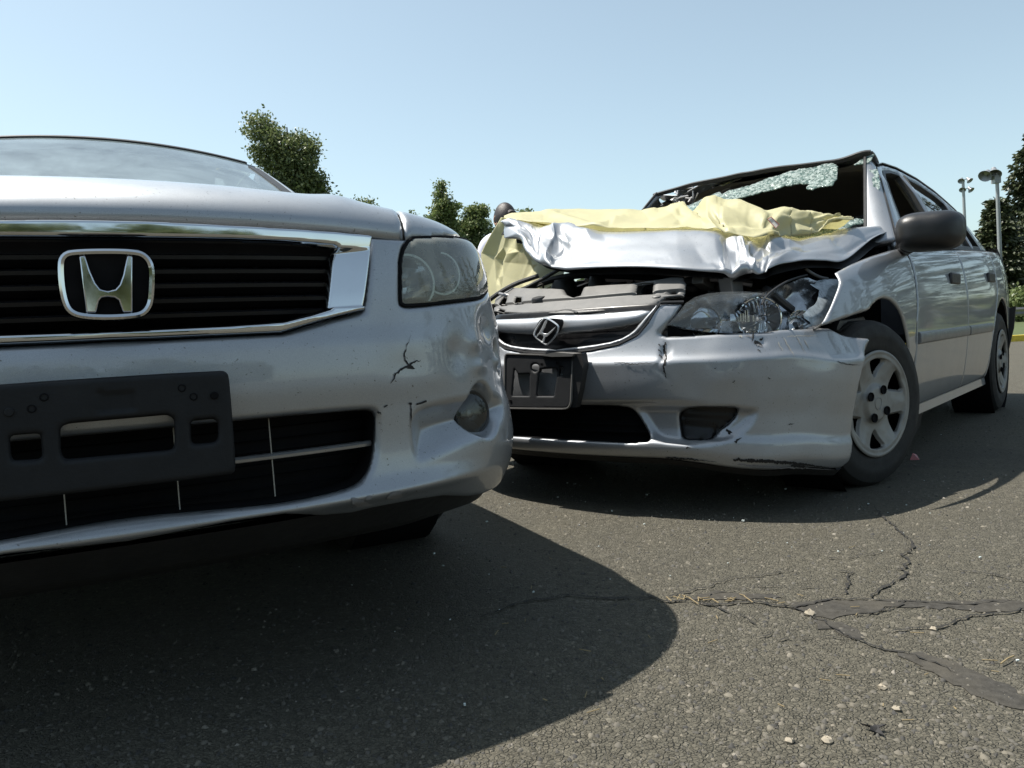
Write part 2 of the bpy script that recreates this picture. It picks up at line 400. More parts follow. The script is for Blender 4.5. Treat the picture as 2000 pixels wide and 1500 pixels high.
M = dict(
    silverA=paint('silver paint', (.345, .362, .385), .18), silverC=paint('dusty silver paint', (.325, .340, .362), .26, .78),
    chrome=simple('chrome', (.62, .64, .66), .07, 1.0, var=.03, rvar=.03, dust=.12),
    darkchrome=simple('reflector', (.75, .77, .8), .10, 1.0, var=.03, rvar=.03),
    black=simple('black plastic', (.022, .022, .023), .5, var=.2, bump=.25, dust=.16, dustc=(.07, .065, .06)),
    void=simple('shade black plastic', (.008, .008, .009), .8, var=.2, spec=.1),  # dark plastic parts; its near-black also paints the shade inside recesses
    gloss=simple('gloss black', (.008, .008, .009), .34, coat=.0, var=.2, spec=.3),
    grey=simple('grey moulded plastic', (.115, .112, .108), .5, var=.1, bump=.2, dust=.35, dustc=(.17, .16, .145)),
    bracket=simple('weathered black plastic', (.016, .017, .019), .6, var=.15, bump=.3, dust=.15, dustc=(.03, .03, .03), spec=.2),
    rubber=simple('tyre rubber', (.012, .012, .0118), .75, var=.2, bump=.4, bs=90, dust=.2, dustc=(.035, .033, .03)),
    hubcap=simple('silver hub cap', (.27, .27, .26), .5, .25, var=.1, dust=.55, dustc=(.15, .115, .08), vs=8),
    steel=simple('bare steel', (.30, .30, .31), .45, .8, var=.2, dust=.3),
    mirror=simple('mirror shell plastic', (.013, .013, .014), .42, var=.2, bump=.3, bs=400), lampA=simple('lamp housing', (.34, .35, .35), .24, .85, var=.25, vs=20, bump=.8, bs=45), lampin=simple('faceted lamp housing', (.42, .43, .44), .22, .9, var=.3, vs=25, bump=1.0, bs=38),
    headliner=simple('grey headliner cloth', (.16, .155, .145), .95, var=.08), seat=simple('dark seat cloth', (.05, .05, .055), .9),
    beige=simple('light trim plastic', (.40, .385, .36), .7), foam=simple('pale foam bar', (.46, .42, .39), .8, var=.15, dust=.3),
    glassA=glass('windscreen glass', (.85, .95, .95), .75, .30, (.50, .62, .66), .02, 1.95, 3.), glassC=glass('side window glass', (.72, .82, .80), .75, .05, (.5, .55, .52)),  # glassA: bluish haze colour stands in for sky mirrored in the screen
    lensA=glass('hazed lamp lens', (.86, .9, .84), .95, .30, (.60, .61, .54), .04, 1.5), lensC=glass('lamp lens', (.93, .95, .93), .95, .06, (.6, .62, .58), .03, 1.5, 14), lensR=glass('lamp lens with painted sheen', (.85, .93, .95), .8, .6, (.55, .63, .68), .05, 1.6, 30),  # lensR: brighter lens copy, pale blue haze paints a reflection
    foglens=glass('fog lamp lens', (.85, .88, .86), .7, .05, (.4, .4, .36), .03, 1.5), shatter=shattered('shattered windscreen'),
    amber=simple('amber lens', (.42, .14, .02), .2, coat=.5), red=simple('red lens plastic', (.30, .02, .015), .25, coat=.5),
    crackblack=simple('cracked bare plastic', (.012, .011, .011), .8), scrape=simple('scraped grey primer', (.20, .20, .21), .65, var=.2),
    scuff=simple('pale scuffed plastic', (.42, .40, .36), .7, var=.25), dirtbrown=simple('brown road dirt', (.12, .10, .075), .9, var=.3),
)

# ------------------------------------------------------------------ the near car: silver sedan seen head on
def plan_curve(pts):
    pts = np.array(pts, float); full = np.vstack([pts[::-1] * [-1, 1], pts[1:]])
    L = np.r_[0, np.cumsum(np.linalg.norm(np.diff(full, axis=0), axis=1))]; L -= L[len(pts) - 1]
    f0 = catmull(L, full)
    s = np.linspace(L[0], L[-1], 600); q = f0(s); L2 = np.r_[0, np.cumsum(np.linalg.norm(np.diff(q, axis=0), axis=1))]; L2 -= np.interp(0, s, L2)
    return catmull(L2[::12], q[::12]), L2[0], L2[-1]
_e = at_dist([(207, 555)], 1.215)[0]
FA = Frame(_e[0], _e[1], math.radians(27))
carA = empty('silver_sedan', FA.o, FA.yaw)
tag(carA, 'silver sedan with chrome framed black grille, cracked front bumper and empty plate holder', 'car')
planA, aA0, aA1 = plan_curve([(0, 0), (.15, .003), (.3, .016), (.45, .045), (.56, .082), (.66, .135), (.745, .205), (.81, .295), (.85, .40), (.868, .52), (.875, .68)])
_oc = pchip([.24, .29, .315, .335, .346, .353, .362, .385, .44, .50, .56, .62, .66, .72, .80, .86], [.11, .045, .020, .0, -.013, -.016, -.010, .002, .008, .004, -.004, .0, .012, .022, .04, .06])
_ok = pchip([.20, .26, .30, .35, .40, .46, .52, .58, .64, .70, .76, .82, .88], [.09, .035, .010, -.010, -.016, -.010, .002, .006, .008, .020, .032, .050, .085])
def fasA(a, z):
    a = np.asarray(a, float); z = np.asarray(z, float)
    p = planA(a); d = (planA(a + 1e-3) - planA(a - 1e-3)); d /= np.linalg.norm(d, axis=-1, keepdims=True)
    k = sstep(.42, .80, np.abs(a)); o = _oc(z) * (1 - k) + _ok(z) * k
    n = np.stack([-d[..., 1], d[..., 0]], -1)          # inward
    q = p + n * o[..., None]
    return np.concatenate([q, z[..., None]], -1)
SA = Surf(fasA, FA, (aA0, aA1), (.21, .86), 1.0)
def mir(p): return p * [-1, 1]
PXA = dict(
    chrome_out=[(207, 440), (300, 442), (520, 452), (640, 459), (722, 466), (722, 480), (714, 590), (711, 606), (650, 621), (553, 649), (450, 654), (300, 661), (207, 664)],
    chrome_in=[(207, 472), (300, 473), (450, 475), (560, 479), (655, 486), (651, 505), (646, 590), (644, 601), (600, 615), (552, 627), (450, 634), (300, 641), (207, 644)],
    lamp=[(781, 468), (840, 462), (880, 459), (915, 461), (932, 474), (943, 500), (948, 535), (944, 570), (938, 582), (880, 588), (788, 596), (782, 590)],
    low=[(207, 850), (456, 826), (600, 812), (712, 803), (733, 804), (738, 820), (734, 880), (722, 922), (700, 944), (630, 963), (546, 978), (450, 988), (207, 1011)],
)
def symA(poly):
    """right half outline (starting and ending on the centre line) -> whole outline"""
    p = SA.inv(poly); p[0, 0] = p[-1, 0] = 0
    return np.vstack([p, mir(p[1:-1][::-1])])
hole_ch = symA(PXA['chrome_out']); hole_in = symA(PXA['chrome_in']); hole_low = resample(chaikin(symA(PXA['low']), 2), .012)
lampA = resample(chaikin(np.array([(.537, .822), (.652, .834), (.78, .842), (.9, .845), (1.0, .836), (1.06, .812), (1.065, .785), (.98, .748), (.85, .722), (.79, .710), (.647, .70), (.512, .690), (.504, .698)]), 2), .008); lampAm = mir(lampA)[::-1]
_dishc = SA.inv([(948, 801)])[0]
_dish = chaikin(SA.inv([(806, 800), (850, 784), (925, 769), (968, 764), (984, 785), (985, 815), (962, 846), (905, 868), (845, 893), (812, 905), (800, 850)]), 2)
_crk = SA.inv([(802, 655), (790, 690), (797, 712), (775, 730), (762, 748)])
_dn = SA.inv([(955, 640), (972, 690), (925, 668), (895, 690), (935, 715), (968, 705), (800, 712)])
def dispA(a, c, D):
    o = -.010 * np.clip(1 + D / .012, 0, 1) ** 2
    for s in (1, -1):
        Q = np.stack([a * s, c], 1); d, _ = sdf(Q, _dish)
        o = o - .036 * sstep(.0, -.06, d) * sstep(-.30, -.02, a * s - _dishc[0] + .05) - .010 * sstep(.006, -.026, d)
        rr = np.hypot(a * s - _dishc[0], c - _dishc[1]); o = o - .030 * sstep(.062, .046, rr)
    # the shunt: crumpled corner under the lamp
    r = lambda i, sa, sc: np.exp(-((a - _dn[i, 0]) / sa) ** 2 - ((c - _dn[i, 1]) / sc) ** 2)
    o = o - .016 * r(0, .045, .03) - .020 * r(1, .022, .028) + .007 * r(2, .03, .02) - .008 * r(3, .03, .035) + .006 * r(4, .03, .014) + .009 * r(5, .02, .012) - .002 * r(6, .06, .03)
    # the chin under the lower opening stands forward as a blade
    o = o + .0 * a
    return o
bt = SA.inv([(205, 1072), (450, 1026), (552, 1011), (629, 1014), (684, 1009), (725, 999), (802, 984), (866, 974), (915, 975), (942, 970)]); bt = np.vstack([[(0, bt[0, 1])], bt[1:], [(.92, .283), (1.02, .29), (aA1 - .01, .30)]])
bumpA = np.vstack([bt, [(aA1 - .01, .79), (1.10, .80), (1.0, .823), (0, .825)], mir(np.vstack([bt, [(aA1 - .01, .79), (1.10, .80), (1.0, .823)]]))[::-1][:-1]])
SA.sheet('bumper', M['silverA'], carA, .0042, outer=bumpA, holes=[hole_ch, hole_low, lampA, lampAm], disp=dispA, thick=.003)
def mark(surf, line, width, off=.0012, jag=.25, seed=1, disp=None):
    """a crack or scratch lying on a panel: a narrow tapering sliver"""
    r = np.random.default_rng(seed); q = surf.inv(line); n = max(8, int(np.linalg.norm(np.diff(q, axis=0), axis=1).sum() / .004))
    q = resample(q, 1e9, False) if len(q) < 2 else np.stack([np.interp(np.linspace(0, 1, n), np.linspace(0, 1, len(q)), q[:, k]) for k in range(2)], 1)
    q[1:-1] += r.normal(0, .0012, (n - 2, 2)); t = np.gradient(q, axis=0); t /= np.linalg.norm(t, axis=1, keepdims=True) + 1e-9; nn = np.stack([-t[:, 1], t[:, 0]], 1)
    s = np.linspace(0, 1, n); wd = width * np.interp(s, [0, .15, .6, 1], [.5, 1, .8, .1]) * (1 + jag * r.normal(0, 1, n)); wd = np.clip(wd, width * .08, None)[:, None]
    A, B = q + nn * wd / 2, q - nn * wd / 2; P = []
    for X in (A, B):
        h = off + (disp(X[:, 0], X[:, 1], np.full(len(X), -1.)) if disp else np.zeros(len(X)))
        P.append(surf.f(X[:, 0], X[:, 1]) + h[:, None] * surf.nor(X[:, 0], X[:, 1]))
    return P
def marks(surf, name, specs, mat, parent, off=.0012, disp=None):
    for i, (line, wd) in enumerate(specs): mb = MB(); mb.strip(*mark(surf, line, wd, off, seed=i + 3, disp=disp)); mb.build(name, mat, parent)
def patch(surf, name, px, mat, parent, off=.001, disp=None, step=.004, smooth=2, rag=0.0):
    poly = chaikin(surf.inv(px), smooth)
    if rag: poly = resample(poly, .006); poly = poly + np.random.default_rng(5).normal(0, rag, poly.shape)
    dd = (lambda a, c, D: off + (disp(a, c, D * 0 - 1) if disp else 0 * a))
    return surf.sheet(name, mat, parent, step, outer=poly, disp=dd, thick=0)
def wheel(parent, loc, axis, name='wheel', r=.307, rr=.19, width=.185, style=0, mats=None):
    """tyre, rim and hub cap; axis points outward"""
    axis = np.asarray(axis, float); axis /= np.linalg.norm(axis); wz = empty(name, loc, 0, parent); o = np.zeros(3); h = width / 2
    t = MB(); pr = [(rr - .004, -h * .9), (rr + .03, -h * 1.0), (r - .045, -h * 1.04), (r - .018, -h * .93), (r - .004, -h * .72), (r, -h * .4)]
    for g in (-.5, -.17, .17, .5): pr += [(r, h * g - .006), (r - .007, h * g - .004), (r - .007, h * g + .004), (r, h * g + .006)]
    pr += [(r, h * .6), (r - .004, h * .72), (r - .018, h * .93), (r - .045, h * 1.04), (rr + .055, h * 1.06), (rr + .05, h * 1.045), (rr + .03, h * 1.03), (rr + .008, h * .99), (rr - .004, h * .9)]
    t.lathe(pr, o, axis, 72); t.build('tyre', M['rubber'], wz, angle=30)
    b = MB(); b.lathe([(rr, -h * .9), (rr - .02, -h * .6), (rr - .025, h * .2), (.06, h * .35), (.0, h * .35)], o, axis, 40); b.build('rim', M['void'], wz)
    # hub cap: a dished disc with windows
    ref = np.array([0, 0, 1.]); e1 = np.cross(ref, axis); e1 /= np.linalg.norm(e1); e2 = np.cross(axis, e1)
    nth, nr = 480, 84; R0 = rr + .006
    th, rad = np.meshgrid(np.arange(nth) * 2 * PI / nth, np.linspace(0, 1, nr), indexing='ij')
    nw = 6 if style == 0 else 10; ph = ((th + math.radians(2 if style == 0 else 0)) / (2 * PI / nw)) % 1.0 - .5      # -0.5..0.5 within one window sector
    arc = np.abs(ph) * (2 * PI / nw) * rad
    half = np.interp(rad, [0, .49, .52, .80, .85, .855], [-1, -.03, .008, .20, .19, -.05])
    inw = np.minimum(half - arc, .2) if style == 0 else np.interp(rad, [0, .5, .55, .85, .9], [-1, -.02, .08, .1, -.05]) - arc
    z = h * 1.02 + .004 - .016 * sstep(.95, .55, rad) + .014 * sstep(.40, .28, rad) + .004 * gauss(rad, .965, .03)
    z = z + .005 * sstep(.0, .20, -inw - .04) * sstep(.45, .6, rad) * sstep(.98, .85, rad)        # raised spokes
    z = z - .012 * sstep(-.05, .0, inw)
    cut = inw > 0
    lug = np.zeros_like(rad, bool)
    V = (rad * R0)[..., None] * (np.cos(th)[..., None] * e1 + np.sin(th)[..., None] * e2) + z[..., None] * axis
    idx = np.arange(nth * nr).reshape(nth, nr); j = np.roll(idx, -1, 0)
    F4 = np.stack([idx[:, :-1], idx[:, 1:], j[:, 1:], j[:, :-1]], -1).reshape(-1, 4); cutf = cut.ravel()[F4].mean(1) > .5
    o_ = obj('hub_cap', V.reshape(-1, 3), F4[~cutf], M['hubcap'], wz); sm = o_.modifiers.new('solid', 'SOLIDIFY'); sm.thickness = .004
    hub = o_
    if style == 0:
        for k in range(4):
            a = PI / 4 + k * PI / 2 + .25; c = .43 * .46 * R0 / .20 * .2 * 2.3 * (np.cos(a) * e1 + np.sin(a) * e2)
            c = .255 * R0 * 1.15 * (np.cos(a) * e1 + np.sin(a) * e2) + axis * (h * 1.02 + .0025)
            l = MB(); l.lathe([(.017, .002), (.0165, .006), (.0145, .003), (.013, -.0), (.0, -.0)], c, axis, 20); l.build('lug_hole', M['void'], hub)
        lg = MB(); q = .022; pts = [(-q*.7, q), (q*.7, q), (q, q*.3), (q*.55, -q), (-q*.55, -q), (-q, q*.3)]
        P = np.array([e1 * x + e2 * y + axis * (h * 1.02 + .0028) for x, y in chaikin(np.array(pts), 1)]); lg.sweep(P, np.tile(axis, (len(P), 1)), [(-.0012, 0), (0, .0012), (.0012, 0)], True); lg.build('cap_emblem', M['hubcap'], hub)
    return wz

# grille: chrome surround, slats, emblem
dch, _ = None, None
_chi = resample(hole_in, .008)
def disp_ch(a, c, D):
    Q = np.stack([a, c], 1); d, _ = sdf(Q, _chi)
    return .004 + .34 * np.clip(c - .797, 0, .04) + .30 * (np.clip(c, .64, .672) - .65) - .008 * sstep(.007, 0, d) - .36 * np.clip(.448 - np.abs(a), 0, .095) * sstep(.350, .354, np.abs(a)) * sstep(.7955, .7925, c) * sstep(.689, .692, c - .10 * np.clip(np.abs(a) - .36, 0, 1) * 0) - .006 * np.clip(1 + D / .004, 0, 1) ** 2
SA.sheet('grille_surround', M['chrome'], carA, .002, outer=resample(hole_ch * [.996, 1] + [0, 0], .008), holes=[_chi], disp=disp_ch, thick=.004)
gs = empty('grille', parent=carA)
for k, z in enumerate((.683, .707, .731, .755, .779)):
    mb = MB(); n = 70; lim = np.interp(z, [.67, .69, .80], [.30, .375, .40]); a = np.linspace(-lim, lim, n)
    P = fasA(a, np.full(n, z)) + [0, .044, 0]; nr = SA.nor(a, np.full(n, z))
    mb.sweep(P, nr, [(-.011, -.012), (-.0085, .004), (-.004, .010), (.002, .008), (.009, -.010)]); mb.build('slat', M['gloss'], gs)
for a in (-.24, -.12, .12, .24):
    mb = MB(); mb.box(fasA(np.array([a]), np.array([.73]))[0] + [0, .075, 0], (.008, .02, .14)); mb.build('slat_brace', M['void'], gs)
n = 40; a = np.linspace(-.42, .42, n)
mb = MB(); mb.strip(fasA(a, np.full(n, .64)) + [0, .11, 0], fasA(a, np.full(n, .83)) + [0, .11, 0]); mb.build('grille_backing', M['void'], gs)
def emb_px(pts): return FA.plane(np.array(pts, float) / 3.75 + [0, 260], 1, -.012)
em = empty('emblem', parent=carA)
eo = emb_px([(450, 950), (475, 900), (530, 880), (790, 872), (1010, 880), (1070, 915), (1100, 970), (1107, 1050), (1100, 1200), (1085, 1270), (1040, 1320), (960, 1335), (780, 1345), (600, 1335), (530, 1310), (490, 1260), (460, 1130)])
eo = resample(chaikin(eo, 2), .004); ec = eo.mean(0)
em_s = .123 / (eo[:, 0].max() - eo[:, 0].min())
rg = MB(); rg.sweep(eo * [1, 0, 1] + [0, -.012, 0], np.tile([0, -1., 0], (len(eo), 1)), [(-.0065, 0), (-.005, .005), (-.0015, .0075), (.0025, .006), (.005, 0)], True)
rg.build('emblem_ring', M['chrome'], em)
eh = emb_px([(578, 903), (625, 898), (660, 1010), (700, 1100), (735, 1145), (790, 1158), (845, 1145), (875, 1110), (900, 1040), (930, 898), (972, 903), (970, 1312), (900, 1312), (870, 1225), (840, 1205), (790, 1200), (745, 1205), (725, 1230), (705, 1315), (632, 1315)])
hb = MB(); hb.plate(eh * [1, 0, 1] + [0, -.008, 0], (0, -.010, 0)); hb.build('emblem_letter', M['chrome'], em, bevel=.0022)
bk = MB(); bk.plate(chaikin(eo, 0) * [1, 0, 1] + [0, -.004, 0], (0, .018, 0)); bk.build('emblem_base', M['void'], em)

# lower opening: dark throat, bar, thin uprights
th = MB(); P = SA.f(hole_low[:, 0], hole_low[:, 1]); N = SA.nor(hole_low[:, 0], hole_low[:, 1])
th.strip(P - N * .008, P - N * .014 + [0, .075, 0], True); th.build('lower_opening_wall', M['void'], carA)
lo = empty('lower_grille', parent=carA)
a = np.linspace(-.50, .50, 50); mb = MB(); mb.strip(fasA(a, np.full(50, .33)) + [0, .085, 0], fasA(a, np.full(50, .53)) + [0, .085, 0]); mb.build('grille_backing', M['void'], lo)
for z in np.arange(.38, .50, .021):
    mb = MB(); mb.sweep(fasA(a, np.full(50, z)) + [0, .07, 0], np.tile([0, -1., 0], (50, 1)), [(-.0012, 0), (0, .004), (.0012, 0)]); mb.build('radiator_fin', M['void'], lo)
bq = SA.inv([(458, 905), (600, 888), (727, 870)]); zb = float(np.mean(bq[:2, 1])); a = np.linspace(-.425, .425, 60)
mb = MB(); mb.sweep(fasA(a, np.full(60, zb)) + [0, .026, 0], SA.nor(a, np.full(60, zb)), [(-.006, -.01), (-.0055, .002), (-.002, .006), (.003, .005), (.006, -.01)]); mb.build('grille_bar', simple('satin grey bar', (.30, .30, .30), .35, .6, dust=.3), lo)
rodm = simple('pale rod', (.36, .34, .30), .5)
for x in (540, 349):
    q = SA.inv([(x, 940)])[0]
    for s in (1, -1):
        mb = MB(); p = fasA(np.array([s * q[0]] * 2), np.array([.37, .506])) + [0, .036, 0]; mb.tube(p, .0011, 6); mb.build('thin_rod', rodm, lo)

# number plate holder
pl = lambda pts: FA.plane(np.array(pts, float) / 3.0 + [0, 640], 1, -.034)[:, [0, 2]]
br = pl([(1290, 248), (1330, 262), (1342, 320), (1378, 790), (1372, 845), (1340, 858)])
cx = float(pl([(690, 640)])[0, 0]); top_c = pl([(690, 285)])[0]; bot_c = pl([(690, 915)])[0]
zt, zb2 = br[0, 1], br[-1, 1]
half = br - [cx, 0]
bro = np.vstack([half[:, :], (half * [-1, 1])[::-1]]) + [cx, 0]
def holder(a, c): return np.stack([a, np.full_like(a, -.046) + .25 * a ** 2 * 0, c], -1)
SH = Surf(holder, FA, (-.4, .4), (.38, .64), 1.0)
def rect(pts): return resample(chaikin(resample(pl(pts), .012), 1), .004)
hs = [rect([(355, 580), (375, 562), (990, 508), (1018, 530), (1022, 700), (1010, 712), (380, 768), (360, 750)]), rect([(1115, 545), (1272, 530), (1275, 668), (1120, 680)]), rect([(62, 630), (240, 615), (250, 765), (70, 775)]), rect([(565, 375), (790, 368), (790, 490), (565, 500)])]
bh = SH.sheet('plate_holder', M['bracket'], carA, .004, outer=chaikin(bro, 1), holes=hs[:3], thick=.016, disp=lambda a, c, D: -.005 * np.clip(1 + D / .006, 0, 1) ** 2 - .004 * (sdf(np.stack([a, c], 1), hs[3])[0] < 0))
for (x, y) in [(58, 492), (190, 472), (262, 405), (1130, 402), (1250, 395), (1062, 352)]:
    q = pl([(x, y)])[0]; mb = MB(); mb.lathe([(.0062, .0), (.0062, .002), (.005, .0035), (.0, .0035)] if (x, y) in ((58, 492), (1250, 395)) else [(.006, .0005), (.0045, .0012), (.0035, -.003), (0, -.003)], (q[0], -.0465, q[1]), (0, -1, 0), 16)
    mb.build('screw' if x in (58, 1250) else 'screw_hole', M['bracket'] if x in (58,) else M['void'], bh)

# marks on the bumper
crk = [([(798, 714), (794, 704), (790, 694), (793, 678), (802, 655)], .0028), ([(800, 713), (784, 722), (774, 733), (762, 749)], .0042), ([(799, 714), (808, 707), (822, 704)], .004), ([(796, 715), (803, 719), (811, 719)], .006), ([(801, 787), (803, 800), (802, 818), (802, 836)], .0035), ([(738, 803), (743, 810)], .003)]
marks(SA, 'bumper_crack', crk, M['crackblack'], carA, .0016, dispA)
for k, q in enumerate([[(812, 788), (822, 785), (832, 781), (833, 785), (822, 789), (813, 791)], [(747, 795), (757, 789), (756, 793), (748, 797)], [(797, 786), (804, 786), (804, 791), (799, 790)]]):
    patch(SA, 'paint_chip', q, M['crackblack'], carA, .0014, dispA, smooth=0, step=.0018)
for q in [[(712, 972), (722, 966), (727, 970), (722, 977), (713, 976)], [(755, 968), (770, 958), (785, 962), (788, 970), (770, 974), (757, 975)], [(680, 968), (700, 975), (735, 984), (700, 992), (690, 984)]]:
    patch(SA, 'paint_scrape', q, M['scrape'], carA, .0012, dispA, smooth=1, step=.002, rag=.0012)

# headlamps
for sgn, poly in ((1, lampA), (-1, lampAm)):
    hl = empty('headlight', parent=carA)
    SA.sheet('lamp_lens', M['lensA'], hl, .007, outer=poly * [.998, 1], disp=lambda a, c, D: .002 + .004 * np.clip(-D / .03, 0, 1) - .004 * np.clip(1 + D / .006, 0, 1) ** 2, thick=0)
    SA.sheet('lamp_housing', M['lampA'], hl, .008, outer=poly, disp=lambda a, c, D: -.004 - .085 * sstep(0, -.028, D), thick=0)
    mb = MB(); Pq = SA.f(poly[:, 0], poly[:, 1]); Nq = SA.nor(poly[:, 0], poly[:, 1]); mb.sweep(Pq - Nq * .003, Nq, [(-.004, 0), (-.002, .003), (.003, .003), (.004, 0)], True); mb.build('lamp_seal', M['void'], hl)
    for (px, rr_, dep) in (((826, 540), .050, .055), ((893, 522), .040, .05)):
        q = SA.inv([px])[0]; q[0] *= sgn; c = fasA(q[:1], q[1:])[0]; nrm = SA.nor(q[:1], q[1:])[0]; ax = nrm * .35 + np.array([0, -1, 0]) * .75; ax /= np.linalg.norm(ax); c = c - nrm * .045
        mb = MB(); mb.lathe([(rr_ * 1.06, -.004), (rr_ * 1.06, .004), (rr_, .004), (rr_ * .9, -.012), (rr_ * .7, -.03), (rr_ * .4, -.042), (.008, -.046)], c, ax, 32); rf = mb.build('reflector', M['darkchrome'], hl)
        mb = MB(); mb.lathe([(.0, .004), (.006, .002), (.007, -.02), (.007, -.045)], c, ax, 14); mb.build('bulb', M['steel'], hl)
        mb = MB(); mb.lathe([(rr_ * .98, .002), (rr_ * 1.05, .009), (rr_ * 1.14, .009), (rr_ * 1.18, -.004)], c, ax, 40); mb.build('reflector_ring', simple('dull ring', (.52, .54, .54), .3, .6), hl)
# fog lamps
for s in (1, -1):
    c0 = SA.inv([(951, 801)])[0]; c0[0] *= s; c = fasA(c0[:1], c0[1:])[0]; nr = SA.nor(c0[:1], c0[1:])[0]; ax = nr * .6 + np.array([0, -1, 0]) * .7; ax /= np.linalg.norm(ax); c = c - nr * .044
    fg = empty('fog_lamp', parent=carA)
    mb = MB(); mb.lathe([(.050, -.03), (.050, .006), (.046, .012), (.042, .010), (.041, .0)], c, ax, 36); mb.build('lamp_bezel', M['black'], fg)
    mb = MB(); mb.lathe([(.043, .010), (.036, .014), (.02, .016), (.0, .0165)], c, ax, 32); mb.build('lamp_lens', M['foglens'], fg)
    mb = MB(); mb.lathe([(.041, .002), (.03, -.012), (.012, -.022), (.0, -.022)], c, ax, 32); mb.build('reflector', simple('dim fog reflector', (.16, .16, .15), .3, .8), fg)
    mb = MB(); mb.lathe([(.0, .006), (.009, .003), (.011, -.018)], c, ax, 16); mb.build('bulb_cap', M['steel'], fg)

# bonnet and wings: one top surface, cut along the shut lines
_bf = lambda u: np.interp(np.abs(u), *map(np.array, zip(*[(fasA(np.array([q]), np.array([.835]))[0][0], fasA(np.array([q]), np.array([.835]))[0][1]) for q in np.linspace(0, .9, 60)])))
_zc = pchip([-.02, 0, .006, .018, .04, .08, .16, .32, .6, .9, 1.25], [.822, .836, .851, .872, .891, .910, .933, .956, .983, 1.005, 1.02])
def topA(u, t):
    u = np.asarray(u, float); t = np.asarray(t, float); au = np.abs(u); b = _bf(u) - .006 + t
    z = _zc(t) - .030 * (au / .6) ** 2 * sstep(0, .35, t) - .014 * (au / .5) ** 2
    z = z + .010 * gauss(au - .40 - .18 * t, 0, .05) * sstep(.0, .2, t)
    z = z - .55 * np.clip(au - .60 - .05 * t, 0, 1) ** 2
    return np.stack([u, b, z], -1)
ST = Surf(topA, FA, (-.86, .86), (0, 1.2), 1.0)
gapu = lambda t: np.interp(t, [-.1, 0, .05, .2, .6, 1.2], [.525, .527, .535, .575, .645, .70])
tt = np.linspace(0, 1.16, 30)
hood_poly = np.vstack([np.stack([gapu(tt) - .002, tt], 1), np.stack([np.linspace(.69, -.69, 30), 1.17 - .10 * np.linspace(1, -1, 30) ** 2 * 0 + .0 * tt], 1), np.stack([-(gapu(tt) - .002), tt], 1)[::-1]])
hood_poly = np.vstack([hood_poly, np.stack([np.linspace(-.52, .52, 40)[1:-1], np.zeros(38)], 1)])
ST.sheet('hood', M['silverA'], carA, .009, outer=hood_poly, thick=.012, disp=lambda u, t, D: -.005 * np.clip(1 + D / .007, 0, 1) ** 2)
for s in (1, -1):
    wp = np.array([(gapu(0) + .003, .0), *[(gapu(x) + .003, x) for x in (.02, .05, .12, .3, .6, .9, 1.15)], (.80, 1.15), (.845, .9), (.85, .6), (.845, .35), (.80, .16), (.745, .055), (.68, .018), (.60, .004)])
    ST.sheet('front_wing_top', M['silverA'], carA, .008, outer=wp * [s, 1] if s > 0 else (wp * [-1, 1])[::-1], thick=.006, disp=lambda u, t, D: -.006 * np.clip(1 + D / .008, 0, 1) ** 2)
mb = MB(); u = np.linspace(-.8, .8, 60); P = topA(u, np.zeros(60)); mb.strip(P + [0, .025, -.004], P + [0, .03, -.05]); mb.strip(P + [0, .025, -.004], P + [0, .12, .0]); mb.build('hood_gap_shade', M['void'], carA)  # black sheet standing in for the shade inside the hood gap

# body sides, cabin
_va = pchip([.20, .28, .40, .55, .66, .76, .86, .93], [.80, .85, .875, .885, .885, .875, .845, .80])
_vb = pchip([.6, 1.0, 2.0, 3.4, 4.2, 4.75, 4.9], [.985, 1.0, 1.03, 1.03, 1.0, .93, .88])
_belt = pchip([.6, 1.2, 2.0, 3.4, 4.4, 4.9], [.87, .945, .98, 1.02, 1.03, 1.0])
def sideA_(s):
    def f(b, q):
        zz = .20 + q * (_belt(b) - .20); zn = .20 + q * .72
        return np.stack([s * _va(zn) * _vb(b), b, zz], -1)
    return f
arc = lambda bc, r, zc_=.33: np.array([(bc + r * math.cos(t), max(0.001, (zc_ + r * math.sin(t) - .2) / .72)) for t in np.linspace(-.45, PI + .45, 30)])
for s in (1, -1):
    SS = Surf(sideA_(s), FA, (.60, 4.9), (0, 1), float(s))
    for nm, b0, b1, hol in (('front_wing', .60, 1.62, [arc(1.13, .36)]), ('front_door', 1.626, 2.68, []), ('rear_door', 2.686, 3.60, []), ('rear_quarter', 3.606, 4.9, [arc(3.80, .36)])):
        SS.sheet(nm, M['silverA'], carA, .02, outer=np.array([(b0, .02), (b1, .02), (b1, .999), (b0, .999)]), holes=hol, thick=.006)
    mb = MB(); mb.lathe([(.36, 0), (.36, -.25), (.0, -.25)], (s * .85, 1.13, .33), (s, 0, 0), 30); mb.build('wheel_arch_liner', M['void'], carA)
    wheel(carA, (s * .80, 1.13, .318), (s, 0, 0), r=.318, rr=.21, width=.215, style=1); wheel(carA, (s * .79, 3.80, .318), (s, 0, 0), r=.318, rr=.21, width=.215, style=1)
def wsA(s, t):
    hw = .73 + (.575 - .73) * t; x = s * hw; bb = 1.10 + .17 * s ** 2 + (2.0 + .09 * s ** 2 - 1.10 - .17 * s ** 2) * t
    z = .985 - .02 * s ** 2 + (1.425 - .045 * s ** 2 - .985 + .02 * s ** 2) * (t + .12 * t * (1 - t)); return np.stack([x, bb, z], -1)
SW = Surf(wsA, FA, (-1, 1), (0, 1), 1.0)
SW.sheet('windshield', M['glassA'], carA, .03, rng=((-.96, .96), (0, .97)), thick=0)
SW.sheet('windshield_shade_band', glass('tinted band', (.55, .62, .68), .5, .25, (.36, .40, .44), .03, 1.6), carA, .03, rng=((-.95, .95), (.80, .965)), disp=lambda a, c, D: -.004 + 0 * a, thick=0)
